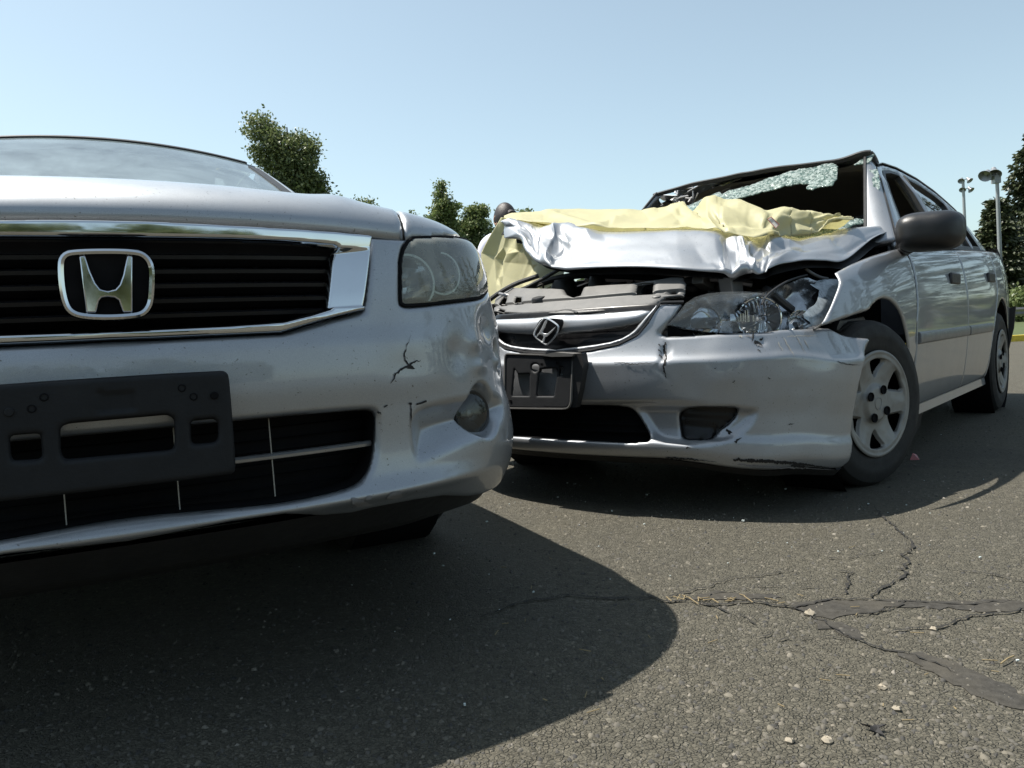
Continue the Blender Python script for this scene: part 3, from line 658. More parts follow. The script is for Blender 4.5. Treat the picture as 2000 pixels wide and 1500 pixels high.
for s in (1, -1):
    t = np.linspace(-.02, .90, 40); mb = MB(); P = wsA(np.full(40, s * .985), t); mb.sweep(P, SW.nor(np.full(40, s * .985), t), [(-.022, -.01), (-.022, .004), (.022, .004), (.022, -.01)]); mb.build('windshield_trim', M['black'], carA)
    mb = MB(); P = wsA(np.full(40, s * 1.04), t) + [s * .008, .03, -.012 - .0 * s]; mb.sweep(P, SW.nor(np.full(40, s * 1.0), t), [(-.03, -.03), (-.028, .006), (-.01, .014), (.02, .010), (.035, -.03)]); mb.build('windshield_pillar', M['silverA'], carA)
    mb = MB(); P = wsA(np.full(40, s * 1.02), t) + [s * .0, .012, .004]; mb.sweep(P, SW.nor(np.full(40, s * 1.0), t), [(-.004, 0), (0, .006), (.004, 0)]); mb.build('pillar_trim', M['chrome'], carA)
def roofA(s, b):
    zz = np.interp(b, [1.98, 2.1, 2.4, 2.8, 3.2, 3.5, 4.0], [1.415, 1.435, 1.455, 1.46, 1.445, 1.41, 1.10]); hw = np.interp(b, [1.9, 2.6, 3.4, 4.0], [.60, .62, .59, .62])
    return np.stack([s * hw, b + .09 * s ** 2, zz - .05 * s ** 2], -1)
SR = Surf(roofA, FA, (-1, 1), (1.98, 3.5), 1.0); SR.sheet('roof', M['silverA'], carA, .03, thick=.03)
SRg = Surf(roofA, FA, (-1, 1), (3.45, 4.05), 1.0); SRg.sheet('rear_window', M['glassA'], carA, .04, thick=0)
mb = MB(); s = np.linspace(-.98, .98, 40); P = wsA(s, np.full(40, .985)); mb.sweep(P, SW.nor(s, np.full(40, .985)), [(-.012, -.01), (-.012, .006), (.010, .006), (.010, -.01)]); mb.build('windshield_header_seal', M['black'], carA)
mb = MB(); u = np.linspace(-.78, .78, 24)
mb.strip(np.stack([u, 4.05 + 0 * u, 1.07 - .04 * u ** 2], 1), np.stack([u * .9, 4.88 + 0 * u, 1.03 - .04 * u ** 2], 1)); mb.strip(np.stack([u * .9, 4.88 + 0 * u, 1.03 - .04 * u ** 2], 1), np.stack([u, 4.93 + 0 * u, .45 + 0 * u], 1)); mb.build('trunk_lid', M['silverA'], carA)
mb = MB(); mb.box((0, 1.55, .93), (1.36, .75, .08)); mb.build('dashboard', M['black'], carA, bevel=.03)
mb = MB(); mb.box((0, 2.9, .28), (1.55, 4.0, .08)); mb.box((0, .75, .33), (1.4, .9, .10)); mb.build('floor_pan', M['void'], carA)
for s in (1, -1):
    for bb in (2.45, 3.35):
        mb = MB(); mb.box((s * .38, bb, .85), (.5, .16, .6)); mb.box((s * .38, bb + .05, 1.22), (.26, .1, .18)); mb.build('seat', M['seat'], carA, bevel=.05)
    for bb, n0 in ((2.68, 'centre_pillar'), (3.62, 'rear_pillar')):
        mb = MB(); mb.tube([(s * .86, bb, .98), (s * .76, bb + .05, 1.2), (s * .56, bb + (.06 if bb < 3 else -.22), 1.345)], .045 if bb < 3 else .06, 10); mb.build(n0, M['black'] if bb < 3 else M['silverA'], carA)
    mb = MB(); mb.add([(s * .84, 1.55, .96), (s * .87, 3.6, 1.02), (s * .575, 3.4, 1.345), (s * .575, 2.15, 1.345)], [(0, 1, 2, 3)]); mb.build('side_window', M['glassC'], carA)
# dark underside valance behind the chin
mb = MB(); a = np.linspace(aA0 + .12, aA1 - .12, 80); k = np.full(80, 1.)
mb.strip(fasA(a, .325 * k) + [0, .022, 0], fasA(a, .255 * k) + [0, .05, 0]); mb.strip(fasA(a, .255 * k) + [0, .05, 0], fasA(a, .225 * k) * [.95, 1, 1] + [0, .20, -.03]); mb.strip(fasA(a, .225 * k) * [.95, 1, 1] + [0, .20, -.03], fasA(a, .225 * k) * [.93, 1, 1] + [0, .55, -.03]); mb.build('under_valance', M['black'], carA)

# ------------------------------------------------------------------ the far car: wrecked silver sedan
FC = Frame(.146, 2.783, math.radians(-40))
carC = empty('wrecked_sedan', FC.o, FC.yaw)
tag(carC, 'wrecked silver sedan with buckled hood, smashed headlight and shattered windshield', 'car')
planC, aC0, aC1 = plan_curve([(0, 0), (.12, .003), (.25, .014), (.38, .04), (.48, .075), (.58, .13), (.66, .20), (.73, .295), (.785, .41), (.82, .53), (.838, .66)])
_c1 = pchip([.17, .19, .21, .235, .252, .262, .30, .35, .378, .386, .40, .46, .508, .516, .53, .56, .60, .66, .72, .80], [.05, .02, .004, -.004, -.002, .014, .026, .024, .016, .004, .0, -.004, -.004, -.001, .008, .020, .030, .040, .062, .12])
_c2 = pchip([.17, .19, .21, .245, .275, .30, .34, .40, .46, .508, .516, .53, .56, .60, .66, .72, .80], [.05, .02, .006, -.004, -.002, .008, .008, .002, -.002, -.002, .001, .012, .028, .048, .075, .110, .17])
def fasC(a, z):
    a = np.asarray(a, float); z = np.asarray(z, float)
    p = planC(a); d = planC(a + 1e-3) - planC(a - 1e-3); d /= np.linalg.norm(d, axis=-1, keepdims=True)
    k = sstep(.34, .58, np.abs(a)); o = _c1(z) * (1 - k) + _c2(z) * k
    q = p + np.stack([-d[..., 1], d[..., 0]], -1) * o[..., None]
    z = z - .050 * sstep(.35, .8, a) * sstep(.44, .22, z) - .034 * sstep(.80, 1.12, a)     # the corner sags since the crash
    return np.concatenate([q, z[..., None]], -1)
SC = Surf(fasC, FC, (aC0, aC1), (.18, .80), 1.0)
def symC(px):
    p = SC.inv(px); p[0, 0] = p[-1, 0] = 0
    return np.vstack([p, mir(p[1:-1][::-1])])
# --- front bumper
up = SC.inv([(1150, 684), (1206, 672), (1240, 655), (1260, 632), (1275, 608), (1288, 593), (1334, 592), (1318, 618), (1290, 653), (1302, 657), (1400, 651), (1500, 647), (1560, 642), (1606, 639), (1622, 640), (1650, 653), (1702, 660)])
rt = SC.inv([(1692, 690), (1680, 745), (1668, 800), (1660, 860)])
rt = np.array([(1.225, .50), (1.19, .43), (1.165, .35), (1.13, .28), (1.10, .215), (1.06, .196)])
upL = mir(up[[0, 1, 2, 3, 4, 5, 6, 7, 8, 9, 10, 11]])[::-1]
bump_out = np.vstack([[(0, up[0, 1] - .004)], up, rt, [(.8, .192), (.4, .192), (0, .19), (-.4, .192), (-.8, .192), (-1.06, .196), (-1.10, .21), (-1.17, .33), (-1.2, .5), (-1.2, .585), (-1.0, .595)], upL])
low_c = np.array([(0, .366), (.262, .366), (.30, .352), (.329, .307), (.358, .262), (.34, .254), (.2, .252), (0, .250)])
low_c = resample(chaikin(np.vstack([low_c, mir(low_c[1:-1][::-1])]), 2), .01)
fog_c = resample(chaikin(SC.inv([(1322, 797), (1440, 796), (1446, 806), (1433, 824), (1397, 848), (1368, 857), (1336, 857), (1328, 846)]), 2), .008)
dish_c = chaikin(SC.inv([(1232, 792), (1300, 791), (1400, 790), (1470, 793), (1488, 800), (1470, 835), (1440, 858), (1400, 872), (1340, 874), (1275, 866), (1255, 828)]), 2)
_gsh = SC.inv([(1297, 690), (1487, 668), (1600, 700), (1420, 730), (1350, 745)])
_ghl = SC.inv([(1297, 676), (1296, 700), (1300, 740)])
def dispC(a, c, D):
    o = -.008 * np.clip(1 + D / .010, 0, 1) ** 2
    for s in (1, -1):
        d, _ = sdf(np.stack([a * s, c], 1), dish_c); o = o - .022 * sstep(.0, -.028, d)
    g = lambda i, sa, sc: np.exp(-((a - _gsh[i, 0]) / sa) ** 2 - ((c - _gsh[i, 1]) / sc) ** 2)
    o = o - .010 * g(0, .012, .02) - .007 * g(1, .018, .012) - .004 * g(2, .10, .03) + .003 * g(3, .08, .04) - .004 * g(4, .05, .05)
    o = o + .0014 * fbm(a * 16, c * 22, 3, 3) * sstep(.3, .7, a) * sstep(1.1, .9, a) - .0025 * np.exp(-((a - _ghl[1, 0] - .02 * np.sin(c * 60)) / .006) ** 2) * sstep(.42, .5, c)
    return o
SC.sheet('bumper', M['silverC'], carC, .006, outer=bump_out, holes=[low_c, fog_c, mir(fog_c)[::-1]], disp=dispC, thick=.003)
for nm, poly in (('lower_opening_wall', low_c), ('fog_opening_wall', fog_c), ('fog_opening_wall', mir(fog_c)[::-1])):
    P = SC.f(poly[:, 0], poly[:, 1]); N = SC.nor(poly[:, 0], poly[:, 1]); mb = MB(); k = .022 if nm[0] == 'f' else .006
    mb.strip(P - N * k, P - N * (k + .02) + [0, .05, 0], True); mb.build(nm, M['void'], carC)
    if nm[0] == 'f':
        SC.sheet('fog_blank_panel', M['gloss'], carC, .008, outer=poly, disp=lambda a, c, D: -.034 + .004 * np.sin(c * 400), thick=0)
mb = MB(); a = np.linspace(-.6, .6, 50); mb.strip(fasC(a, np.full(50, .22)) + [0, .08, 0], fasC(a, np.full(50, .42)) + [0, .08, 0]); mb.build('lower_grille_backing', M['void'], carC)
for z in (.275, .30, .325, .35):
    mb = MB(); mb.sweep(fasC(a, np.full(50, z)) + [0, .05, 0], np.tile([0, -1., 0], (50, 1)), [(-.003, -.01), (-.002, .006), (.003, .006), (.003, -.01)]); mb.build('lower_grille_slat', M['void'], carC)
mb = MB(); k = np.full(70, 1.); a = np.linspace(-1.05, 1.06, 70); mb.strip(fasC(a, .196 * k) - [0, 0, .0], fasC(a, .175 * k) + [0, .02, -.005]); mb.strip(fasC(a, .175 * k) + [0, .02, -.005], fasC(a, .175 * k) * [.94, 1, 1] + [0, .5, .02]); mb.build('under_valance', M['black'], carC)
# scars
crk = [([(1299, 668), (1297, 682), (1300, 700), (1297, 722), (1301, 740)], .009), ([(1286, 672), (1293, 678)], .003), ([(1286, 682), (1293, 690)], .003), ([(1287, 692), (1294, 700)], .003), ([(1470, 648), (1471, 662), (1468, 668)], .006), ([(1473, 667), (1483, 668), (1490, 676)], .010), ([(1486, 664), (1491, 660)], .005), ([(1480, 682), (1486, 688)], .004), ([(1636, 706), (1660, 712), (1680, 713)], .0028), ([(1420, 842), (1432, 846)], .008), ([(1434, 862), (1448, 855)], .005), ([(1340, 874), (1348, 874)], .004), ([(1200, 708), (1240, 711), (1290, 708)], .002), ([(1540, 830), (1552, 826)], .002), ([(1395, 720), (1400, 718)], .002), ([(1430, 746), (1436, 744)], .002), ([(1500, 738), (1506, 740)], .002)]
marks(SC, 'bumper_gouge', crk, M['crackblack'], carC, .002, dispC)
marks(SC, 'bumper_scrape', [([(1297, 690), (1298, 700), (1300, 712)], .013), ([(1440, 906), (1500, 912), (1560, 914), (1630, 917)], .006), ([(1478, 671), (1490, 678)], .008), ([(1470, 660), (1455, 655)], .005)], M['scrape'], carC, .0016, dispC)
marks(SC, 'bumper_scuff', [([(1530, 660), (1545, 685), (1552, 700)], .004), ([(1556, 659), (1575, 690)], .004), ([(1536, 658), (1600, 656)], .003), ([(1444, 655), (1450, 660)], .006), ([(1570, 664), (1582, 684)], .005), ([(1520, 668), (1530, 688)], .003)], M['scuff'], carC, .0012, dispC)
marks(SC, 'lip_scrape', [([(1432, 897), (1500, 900), (1560, 906), (1620, 914)], .010), ([(1480, 899), (1530, 902), (1545, 904)], .008), ([(1545, 908), (1575, 912)], .012), ([(1300, 894), (1340, 896), (1400, 902)], .006)], M['crackblack'], carC, .0022, dispC)
# --- radiator grille: silver upper bar, dark slot, silver lower strip
barU = SC.inv([(1073, 617), (1122, 615), (1190, 610), (1275, 602), (1262, 620), (1246, 633), (1180, 644), (1098, 653), (1073, 660)])
barU[0, 0] = barU[-1, 0] = -.005
SC.sheet('grille_bar', M['silverC'], carC, .005, outer=chaikin(np.vstack([barU, mir(barU[1:-1][::-1])]), 1), thick=.004, disp=lambda a, c, D: .010 * np.clip(-D / .022, 0, 1) ** .6 - .008 + .012 * np.exp(-(a / .075) ** 2))
SC.sheet('grille_slot', M['gloss'], carC, .008, rng=((-.42, .42), (.555, .72)), disp=lambda a, c, D: -.035 + .003 * np.sin(c * 330), thick=0)
stp = SC.inv([(1082, 682), (1150, 675), (1206, 665), (1236, 648), (1250, 630), (1274, 604), (1283, 594), (1286, 598), (1270, 618), (1248, 650), (1208, 671), (1150, 682), (1082, 688)])
for q, nm in ((stp, 'grille_strip'), (mir(stp)[::-1], 'grille_strip')):
    SC.sheet(nm, M['silverC'], carC, .004, outer=chaikin(q, 1), thick=.004, disp=lambda a, c, D: -.004 + .006 * np.clip(-D / .006, 0, 1))
gp = SC.inv([(1085, 690), (1150, 684), (1208, 672), (1246, 653), (1266, 628), (1280, 604), (1290, 590), (1335, 589)]); n = len(gp)
for s in (1, -1):
    mb = MB(); q = resample(gp * [s, 1], .01, False); mb.sweep(SC.f(q[:, 0], q[:, 1]), SC.nor(q[:, 0], q[:, 1]), [(-.004, -.006), (-.003, .003), (.003, .003), (.004, -.006)]); mb.build('grille_gasket', M['black'], carC)
# emblem knocked askew
em = empty('emblem', parent=carC); M['badge'] = simple('bright badge metal', (.72, .73, .74), .25, .6, var=.05)
def emc(pts, b): return FC.plane(np.array(pts, float) * (220 / 1500.) + [950, 600], 1, b)
eo = resample(chaikin(emc([(755, 150), (815, 148), (940, 225), (968, 270), (930, 380), (820, 495), (785, 500), (640, 390), (640, 330)], -.016), 1), .004)
mb = MB(); mb.sweep(eo, np.tile([0, -1., 0], (len(eo), 1)), [(-.003, 0), (-.002, .004), (.001, .005), (.003, 0)], True); mb.build('emblem_ring', M['badge'], em)
mb = MB(); mb.plate(emc([(795, 172), (826, 165), (790, 260), (755, 330), (775, 350), (830, 350), (900, 285), (935, 255), (880, 330), (815, 390), (790, 400), (770, 470), (745, 470), (775, 400), (760, 365), (715, 362), (690, 390), (670, 405), (690, 365), (720, 330), (760, 250)], -.014), (0, -.006, 0)); mb.build('emblem_letter', M['badge'], em, bevel=.0012)
mb = MB(); mb.plate(chaikin(emc([(740, 150), (960, 150), (990, 200), (960, 290), (800, 520), (630, 400), (640, 300), (700, 180)], -.008), 1), (0, .02, 0)); mb.build('emblem_base', M['gloss'], em)
# plate holder, bent
def phc(pts, b): return FC.plane(np.array(pts, float) * (220 / 1500.) + [950, 600], 1, b)[:, [0, 2]]
SPH = Surf(lambda a, c: np.stack([a, -.035 + .15 * (a) ** 2 + .10 * (c - .45), c], -1), FC, (-.3, .3), (.3, .65), 1.0)
po = phc([(1130, 645), (1135, 1290), (1120, 1330), (1085, 1350)], -.035); po = resample(np.vstack([po, [(-.19, po[-1, 1] - .004), (-.20, po[-1, 1] + .01), (-.20, po[0, 1] + .012)]]), .02)
hp = [phc([(350, 820), (400, 900), (560, 890), (575, 1180), (340, 1180)], -.035), phc([(690, 830), (900, 815), (930, 850), (905, 1180), (680, 1180)], -.035), chaikin(phc([(585, 760), (675, 760), (685, 830), (630, 870), (580, 830)], -.035), 2), phc([(955, 800), (1000, 798), (1000, 905), (955, 910)], -.035)]
ph = SPH.sheet('plate_holder', M['bracket'], carC, .004, outer=chaikin(po, 1), holes=hp, thick=.012, disp=lambda a, c, D: -.004 * np.clip(1 + D / .004, 0, 1) ** 2)
q = resample(chaikin(po, 1), .006); mb = MB(); mb.sweep(SPH.f(q[:, 0], q[:, 1]), SPH.nor(q[:, 0], q[:, 1]), [(-.003, -.004), (-.002, .004), (.002, .004), (.003, -.004)], True); mb.build('plate_holder_rim', M['grey'], ph)
mb = MB(); mb.plate(FC.plane([(1118, 692), (1136, 690), (1140, 712), (1132, 760), (1124, 796), (1114, 796)], 1, -.03), (0, .03, 0)); mb.build('holder_side_bracket', M['black'], ph)
mb = MB(); mb.plate(FC.plane([(1052, 694), (1085, 688), (1120, 691), (1118, 696), (1078, 697)], 1, -.045), (0, .05, 0)); mb.build('holder_top_flap', M['grey'], ph)
for x, y in ((895, 1262), (330, 1248), (745, 760), (950, 740)):
    p = phc([(x, y)], -.035)[0]; mb = MB(); mb.lathe([(.006, 0), (.0055, .003), (.003, .003), (.003, -.004), (0, -.004)], (p[0], -.037, p[1]), (0, -1, 0), 14); mb.build('screw', M['void'], ph)
# --- headlight: broken lens, reflectors, housing
z7 = lambda pts: SC.inv(np.array(pts, float) / 4.255 + [1250, 480])
hl = empty('headlight', parent=carC)
hp_ = resample(chaikin(z7([(215, 668), (300, 570), (380, 470), (560, 395), (900, 378), (1060, 378), (1250, 290), (1400, 238), (1480, 282), (1650, 276), (1672, 330), (1580, 560), (1480, 680), (1300, 708), (1140, 714), (700, 722)]), 1), .01)
SC.sheet('lamp_housing', M['lampin'], hl, .007, outer=hp_, disp=lambda a, c, D: -.01 - (.02 + .09 * sstep(1.10, .92, a)) * sstep(0, -.03, D), thick=0)
def lens(name, pts, jag=.0):
    q = z7(pts); return SC.sheet(name, M['lensC'], hl, .004, outer=q, disp=lambda a, c, D: .002 + .006 * np.clip(-D / .04, 0, 1) + 0 * a, thick=.0)
lens('lens_fragment', [(222, 662), (300, 585), (380, 478), (460, 428), (560, 400), (700, 385), (880, 383), (1030, 398), (980, 420), (880, 450), (812, 475), (800, 520), (785, 545), (805, 570), (745, 600), (700, 540), (690, 590), (600, 685), (450, 690)])
lens('lens_fragment', [(745, 604), (830, 590), (900, 577), (960, 582), (1030, 622), (1080, 670), (1105, 710), (700, 716), (610, 690), (695, 596), (730, 640)])
M['lensC_'] = M['lensC']; M['lensC'] = M['lensR']
lens('lens_fragment', [(1405, 320), (1450, 322), (1480, 290), (1560, 277), (1645, 283), (1662, 330), (1645, 420), (1600, 520), (1558, 590), (1480, 655), (1330, 690), (1420, 645), (1360, 602), (1352, 570), (1400, 520), (1450, 488), (1480, 420), (1488, 372), (1440, 345)])
M['lensC'] = M['lensC_']
def lamp_bowl(px, rr_, dep, yaw, name='reflector', ribs=False):
    q = z7([px])[0]; c = fasC(q[:1], q[1:])[0]; nr = SC.nor(q[:1], q[1:])[0]; ax = np.array([math.sin(yaw), -math.cos(yaw), .02]); ax /= np.linalg.norm(ax); c = c - nr * dep
    n = 64; mb = MB(); pr = [(rr_ * 1.05, -.004), (rr_ * 1.05, .005), (rr_, .005)] + [(rr_ * f, -.065 * (1 - f ** 2)) for f in (.97, .9, .8, .7, .6, .5, .4, .3, .2)]
    mb.lathe(pr, c, ax, n)
    if ribs:
        V = mb.V[0]; e1 = np.cross([0, 0, 1.], ax); e1 /= np.linalg.norm(e1); x = (V - c) @ e1; V += ax * (.006 * np.abs(np.sin(x * 260)))[:, None]
    r = mb.build(name, M['darkchrome'], hl, angle=50)
    mb = MB(); mb.lathe([(0, .0), (.006, -.002), (.008, -.02), (.009, -.06)], c, ax, 14); mb.build('bulb', M['steel'], hl)
    return c, ax
lamp_bowl((1060, 545), .068, .050, .25, ribs=True)
lamp_bowl((560, 590), .052, .05, .0)
lamp_bowl((1420, 590), .045, .05, .9, ribs=True)
for k, (p, q, wd) in enumerate([((880, 470), (900, 570), .03), ((930, 455), (945, 560), .02), ((1020, 510), (1045, 560), .02), ((820, 500), (860, 560), .035)]):
    P = SC.pt(np.array([p, q], float) / 4.255 + [1250, 480], -.055); mb = MB(); mb.box(P.mean(0), (wd, .01, np.linalg.norm(P[1] - P[0]))); mb.build('reflector_facet', M['darkchrome'], hl)
# broken trim strip bent up above the lamp
mb = MB(); P = SC.pt(np.array([(1020, 480), (1060, 400), (1200, 300), (1300, 260), (1395, 235)], float) / 4.255 + [1250, 480], -.005); mb.tube(chaikin(P, 2, False), .004, 8); mb.build('lamp_trim', M['black'], hl)
mb = MB(); P = SC.pt(np.array([(1375, 190), (1420, 225), (1500, 265), (1560, 275)], float) / 4.255 + [1250, 480], .0); mb.tube(chaikin(P, 2, False), [.004] * 2 + [.008] * 10, 8) if False else mb.tube(chaikin(P, 2, False), .006, 8); mb.build('lamp_trim', M['grey'], hl)
mb = MB(); P = SC.pt(np.array([(1650, 280), (1668, 330), (1655, 400), (1600, 520), (1550, 600), (1490, 665), (1440, 700)], float) / 4.255 + [1250, 480], .003); mb.tube(chaikin(P, 2, False), .0045, 8); mb.build('lamp_trim', M['grey'], hl)
# mirrored lamp on the hidden side
hl2 = empty('headlight', parent=carC); SC.sheet('lamp_housing', M['void'], hl2, .014, outer=mir(hp_)[::-1], disp=lambda a, c, D: -.01 - .08 * sstep(0, -.03, D), thick=0); SC.sheet('lamp_lens', M['lensC'], hl2, .014, outer=mir(hp_)[::-1], thick=0)

# --- body sides
_sv = pchip([.19, .24, .30, .42, .56, .66, .76, .84, .90, .94], [.785, .815, .832, .848, .857, .857, .848, .832, .812, .785])
_sb = pchip([.30, .45, .60, .80, 1.1, 1.8, 3.0, 3.6, 4.1, 4.36, 4.46], [.87, .935, .972, .99, 1.0, 1.0, 1.0, .985, .93, .87, .80])
_bl = pchip([.30, .5, .8, 1.1, 1.4, 2.0, 3.0, 3.9, 4.3, 4.46], [.70, .755, .825, .872, .905, .93, .968, 1.0, 1.01, .99])
def sideC(s):
    def f(b, q):
        zn = .19 + q * .75
        return np.stack([s * _sv(zn) * _sb(b), np.asarray(b, float) + 0 * q, .19 + q * (_bl(b) - .19)], -1)
    return f
qz = lambda b, z: (z - .19) / (_bl(np.asarray(b, float)) - .19)
arcC = lambda bc, r, zc_=.32, t0=-.40, t1=PI + .40, n=34: np.array([(bc + r * math.cos(t), max(0.0, float(qz(bc, zc_ + r * math.sin(t))))) for t in np.linspace(t0, t1, n)])
def bz(pts): return np.array([(b, float(qz(b, z))) for b, z in pts])
for s in (1, -1):
    SL = Surf(sideC(s), FC, (.30, 4.46), (0, 1), float(s))
    SL.sheet('door_gap_shade', M['void'], carC, .04, rng=((1.26, 3.10), (.04, .985)), disp=lambda b, q, D: -.022 + 0 * b, thick=0)  # black sheet added behind the doors to paint their gaps dark
    dent = (lambda b, q, D: -.006 * np.clip(1 + D / .008, 0, 1) ** 2 + .003 * fbm(b * 5, q * 4, 9, 3) * sstep(1.4, .6, b) - .006 * gauss(b, .55, .1) * gauss(q, .82, .2)) if s > 0 else (lambda b, q, D: -.006 * np.clip(1 + D / .008, 0, 1) ** 2)
    fe_ = fe_ if s < 0 else SL.inv([(1606, 636), (1622, 608), (1636, 576), (1643, 549)])
    fend = np.vstack([fe_, [(b, .995) for b in np.linspace(max(.58, fe_[-1, 0] + .02), 1.42, 16)], bz([(1.40, .80), (1.345, .60), (1.33, .40), (1.325, .22), (1.27, .21)]), arcC(.88, .365, .32, -.28, 1.9, 22), bz([(.74, .645), (.62, .632)])])
    SL.sheet('fender', M['silverC'], carC, .010, outer=fend, disp=dent, thick=.0018)
    for nm, b0, b1, hol in (('front_door', 1.35, 2.38, []), ('rear_door', 2.386, 3.36, [arcC(3.48, .37)]), ('rear_quarter', 3.366, 4.46, [arcC(3.48, .37)])):
        if nm == 'front_door': ou = np.vstack([bz([(1.332, .235)]), bz([(1.338, .40), (1.352, .60), (1.408, .80)]), [(1.43, .997)], [(b1 + .03, .997)], bz([(b1, .70), (b1, .235)])])
        elif nm == 'rear_door': ou = np.vstack([bz([(b0, .235), (b0, .70)]), [(b0 + .03, .997), (3.36, .997)], bz([(3.30, .75), (3.12, .50), (3.06, .235)])])
        else: ou = np.vstack([bz([(3.066, .235), (3.126, .50), (3.306, .75)]), [(3.366, .997), (4.455, .997)], bz([(4.455, .30), (3.9, .235)])])
        rd = (lambda b, q, D: -.0015 * np.clip(1 + D / .004, 0, 1) ** 2 + .0004 * fbm(b * 2, q * 3, 4, 2) - .012 * gauss(q, .02 + .12, .03) * 0)
        dsh = SL.sheet(nm, M['silverC'], carC, .012, outer=ou, holes=hol, disp=rd, thick=.005)
        if nm != 'rear_quarter':
            bh_, zh = (2.13, .785) if nm == 'front_door' else (3.10, .81)
            c = SL.f(np.array([bh_]), qz(bh_, zh).reshape(1))[0]
            mb = MB(); mb.box(c + [s * .004, 0, 0], (.016, .20, .055)); mb.build('door_handle', M['black'], dsh, bevel=.008)
            b_ = np.linspace(1.36 if nm == 'front_door' else 2.40, 2.37 if nm == 'front_door' else 3.05, 30); P = SL.f(b_, qz(b_, .525)); mb = MB()
            mb.sweep(P, SL.nor(b_, qz(b_, .525)), [(-.026, -.004), (-.024, .007), (-.014, .013), (.014, .013), (.024, .007), (.026, -.004)]); mb.build('side_moulding', simple('silver grey moulding', (.21, .215, .22), .4, .2, dust=.3), dsh, bevel=.003)
    b_ = np.linspace(1.25, 3.12, 40); mb = MB(); P = SL.f(b_, np.full(40, .04)); mb.sweep(P + [-s * .01, 0, -.01], np.tile([s, 0, 0.], (40, 1)), [(-.03, -.05), (-.03, .0), (-.02, .012), (.02, .016), (.03, .0), (.03, -.05)]); mb.build('rocker_sill', M['silverC'], carC)
    for bc in (.88, 3.48):
        mb = MB(); mb.lathe([(.365, 0), (.36, -.22), (.0, -.22)], (s * (.765 if bc < 1 else .83), bc, .32), (s, 0, 0), 30); mb.build('wheel_arch_liner', M['void'], carC)
ang = math.radians(-17)
wheel(carC, (.745, .875, .305), (math.cos(ang), math.sin(ang), .0), r=.307)
wheel(carC, (-.745, .875, .305), (-math.cos(ang), -math.sin(ang), .0), r=.307)
wheel(carC, (.745, 3.48, .305), (1, 0, 0), r=.307); wheel(carC, (-.745, 3.48, .305), (-1, 0, 0), r=.307)
# torn arch liner bracket behind the bumper corner, hanging splash shield at the back
mb = MB(); P = FC.plane([(1618, 628), (1640, 648), (1650, 653), (1690, 650), (1694, 632), (1688, 618), (1672, 622), (1640, 626)], 0, .74); mb.plate(P, (-.02, 0, 0)); mb.build('torn_bracket', M['grey'], carC, bevel=.004)
mb = MB(); P = FC.plane([(1952, 640), (1962, 606), (1971, 602), (1984, 597), (1980, 640), (1966, 700), (1957, 712), (1953, 690)], 1, 4.15); mb.plate(P, (0, .02, 0)); mb.build('torn_splash_shield', M['black'], carC)
mb = MB(); P = np.array([(.74, 1.66, .20), (.76, 1.86, .20), (.75, 1.84, .10), (.73, 1.80, .045), (.72, 1.72, .05), (.72, 1.67, .12)]); mb.plate(P, (-.06, .03, 0)); mb.build('hanging_underbody_cover', M['black'], carC)
# --- buckled hood: control net of measured edges at their real depth
def net(rows, tpar, lin=False):
    """rows: list of (n,3); smooth across rows, nearly straight between columns"""
    G = np.array(rows, float); nr, nc = G.shape[:2]; cc = np.arange(nc, dtype=float)
    rowf = [(lambda q, g=G[i]: np.stack([np.interp(q, cc, g[:, k]) for k in range(3)], -1)) if lin else catmull(cc, G[i]) for i in range(nr)]
    def f(a, t):
        a = np.clip(np.asarray(a, float), 0, nc - 1); t = np.asarray(t, float)
        P = np.stack([r(a) for r in rowf], 0)
        tp = np.asarray(tpar, float); d = np.gradient(P, tp, axis=0)
        i = np.clip(np.searchsorted(tp, t) - 1, 0, nr - 2); k = np.arange(len(a)) if a.ndim else 0
        h = (tp[i + 1] - tp[i]); x = ((t - tp[i]) / h)[..., None]; h = h[..., None]
        if lin: return P[i, k] * (1 - x) + P[i + 1, k] * x
        p0, p1, d0, d1 = P[i, k], P[i + 1, k], d[i, k], d[i + 1, k]
        return (2*x**3 - 3*x**2 + 1)*p0 + (x**3 - 2*x**2 + x)*h*d0 + (-2*x**3 + 3*x**2)*p1 + (x**3 - x**2)*h*d1
    return f
def pb(pts): return np.vstack([FC.plane([(x, y)], 1, b) for x, y, b in pts])
E0 = pb([(979, 458, .44), (1018, 462, .38), (1036, 488, .31), (1056, 508, .27), (1085, 514, .25), (1120, 519, .235), (1180, 520, .23), (1250, 519, .24), (1330, 523, .27), (1400, 528, .32), (1436, 533, .35), (1462, 527, .40), (1484, 527, .42), (1505, 519, .46), (1563, 506, .60), (1610, 506, .74), (1653, 505, .86), (1708, 462, 1.22), (1757, 442, 1.55)])
E2 = pb([(984, 430, .52), (1012, 434, .54), (1040, 438, .54), (1062, 441, .53), (1090, 444, .53), (1130, 449, .52), (1185, 452, .53), (1250, 451, .55), (1330, 448, .57), (1400, 449, .60), (1435, 453, .62), (1462, 460, .64), (1490, 461, .68), (1515, 458, .74), (1560, 466, .88), (1610, 458, 1.0), (1650, 449, 1.12), (1705, 443, 1.34), (1754, 439, 1.57)])
n_ = len(E0); wgt = np.array([.0, .0, -.01, .02, -.03, -.015, .008, .014, .016, .012, -.014, .014, -.01, .012, .01, .01, .008, 0, 0])
E1 = .52 * E0 + .48 * E2 + np.stack([0 * wgt, -wgt * .9, wgt * .55], 1)
vb = np.interp(np.arange(n_), [0, 8, 16, 18], [-.72, -.02, .60, .74])
E3 = np.stack([vb, np.interp(vb, [-.72, 0, .72], [1.28, 1.12, 1.5]), np.full(n_, .955)], 1); E2b = .55 * E2 + .45 * E3 + [0, 0, .012]
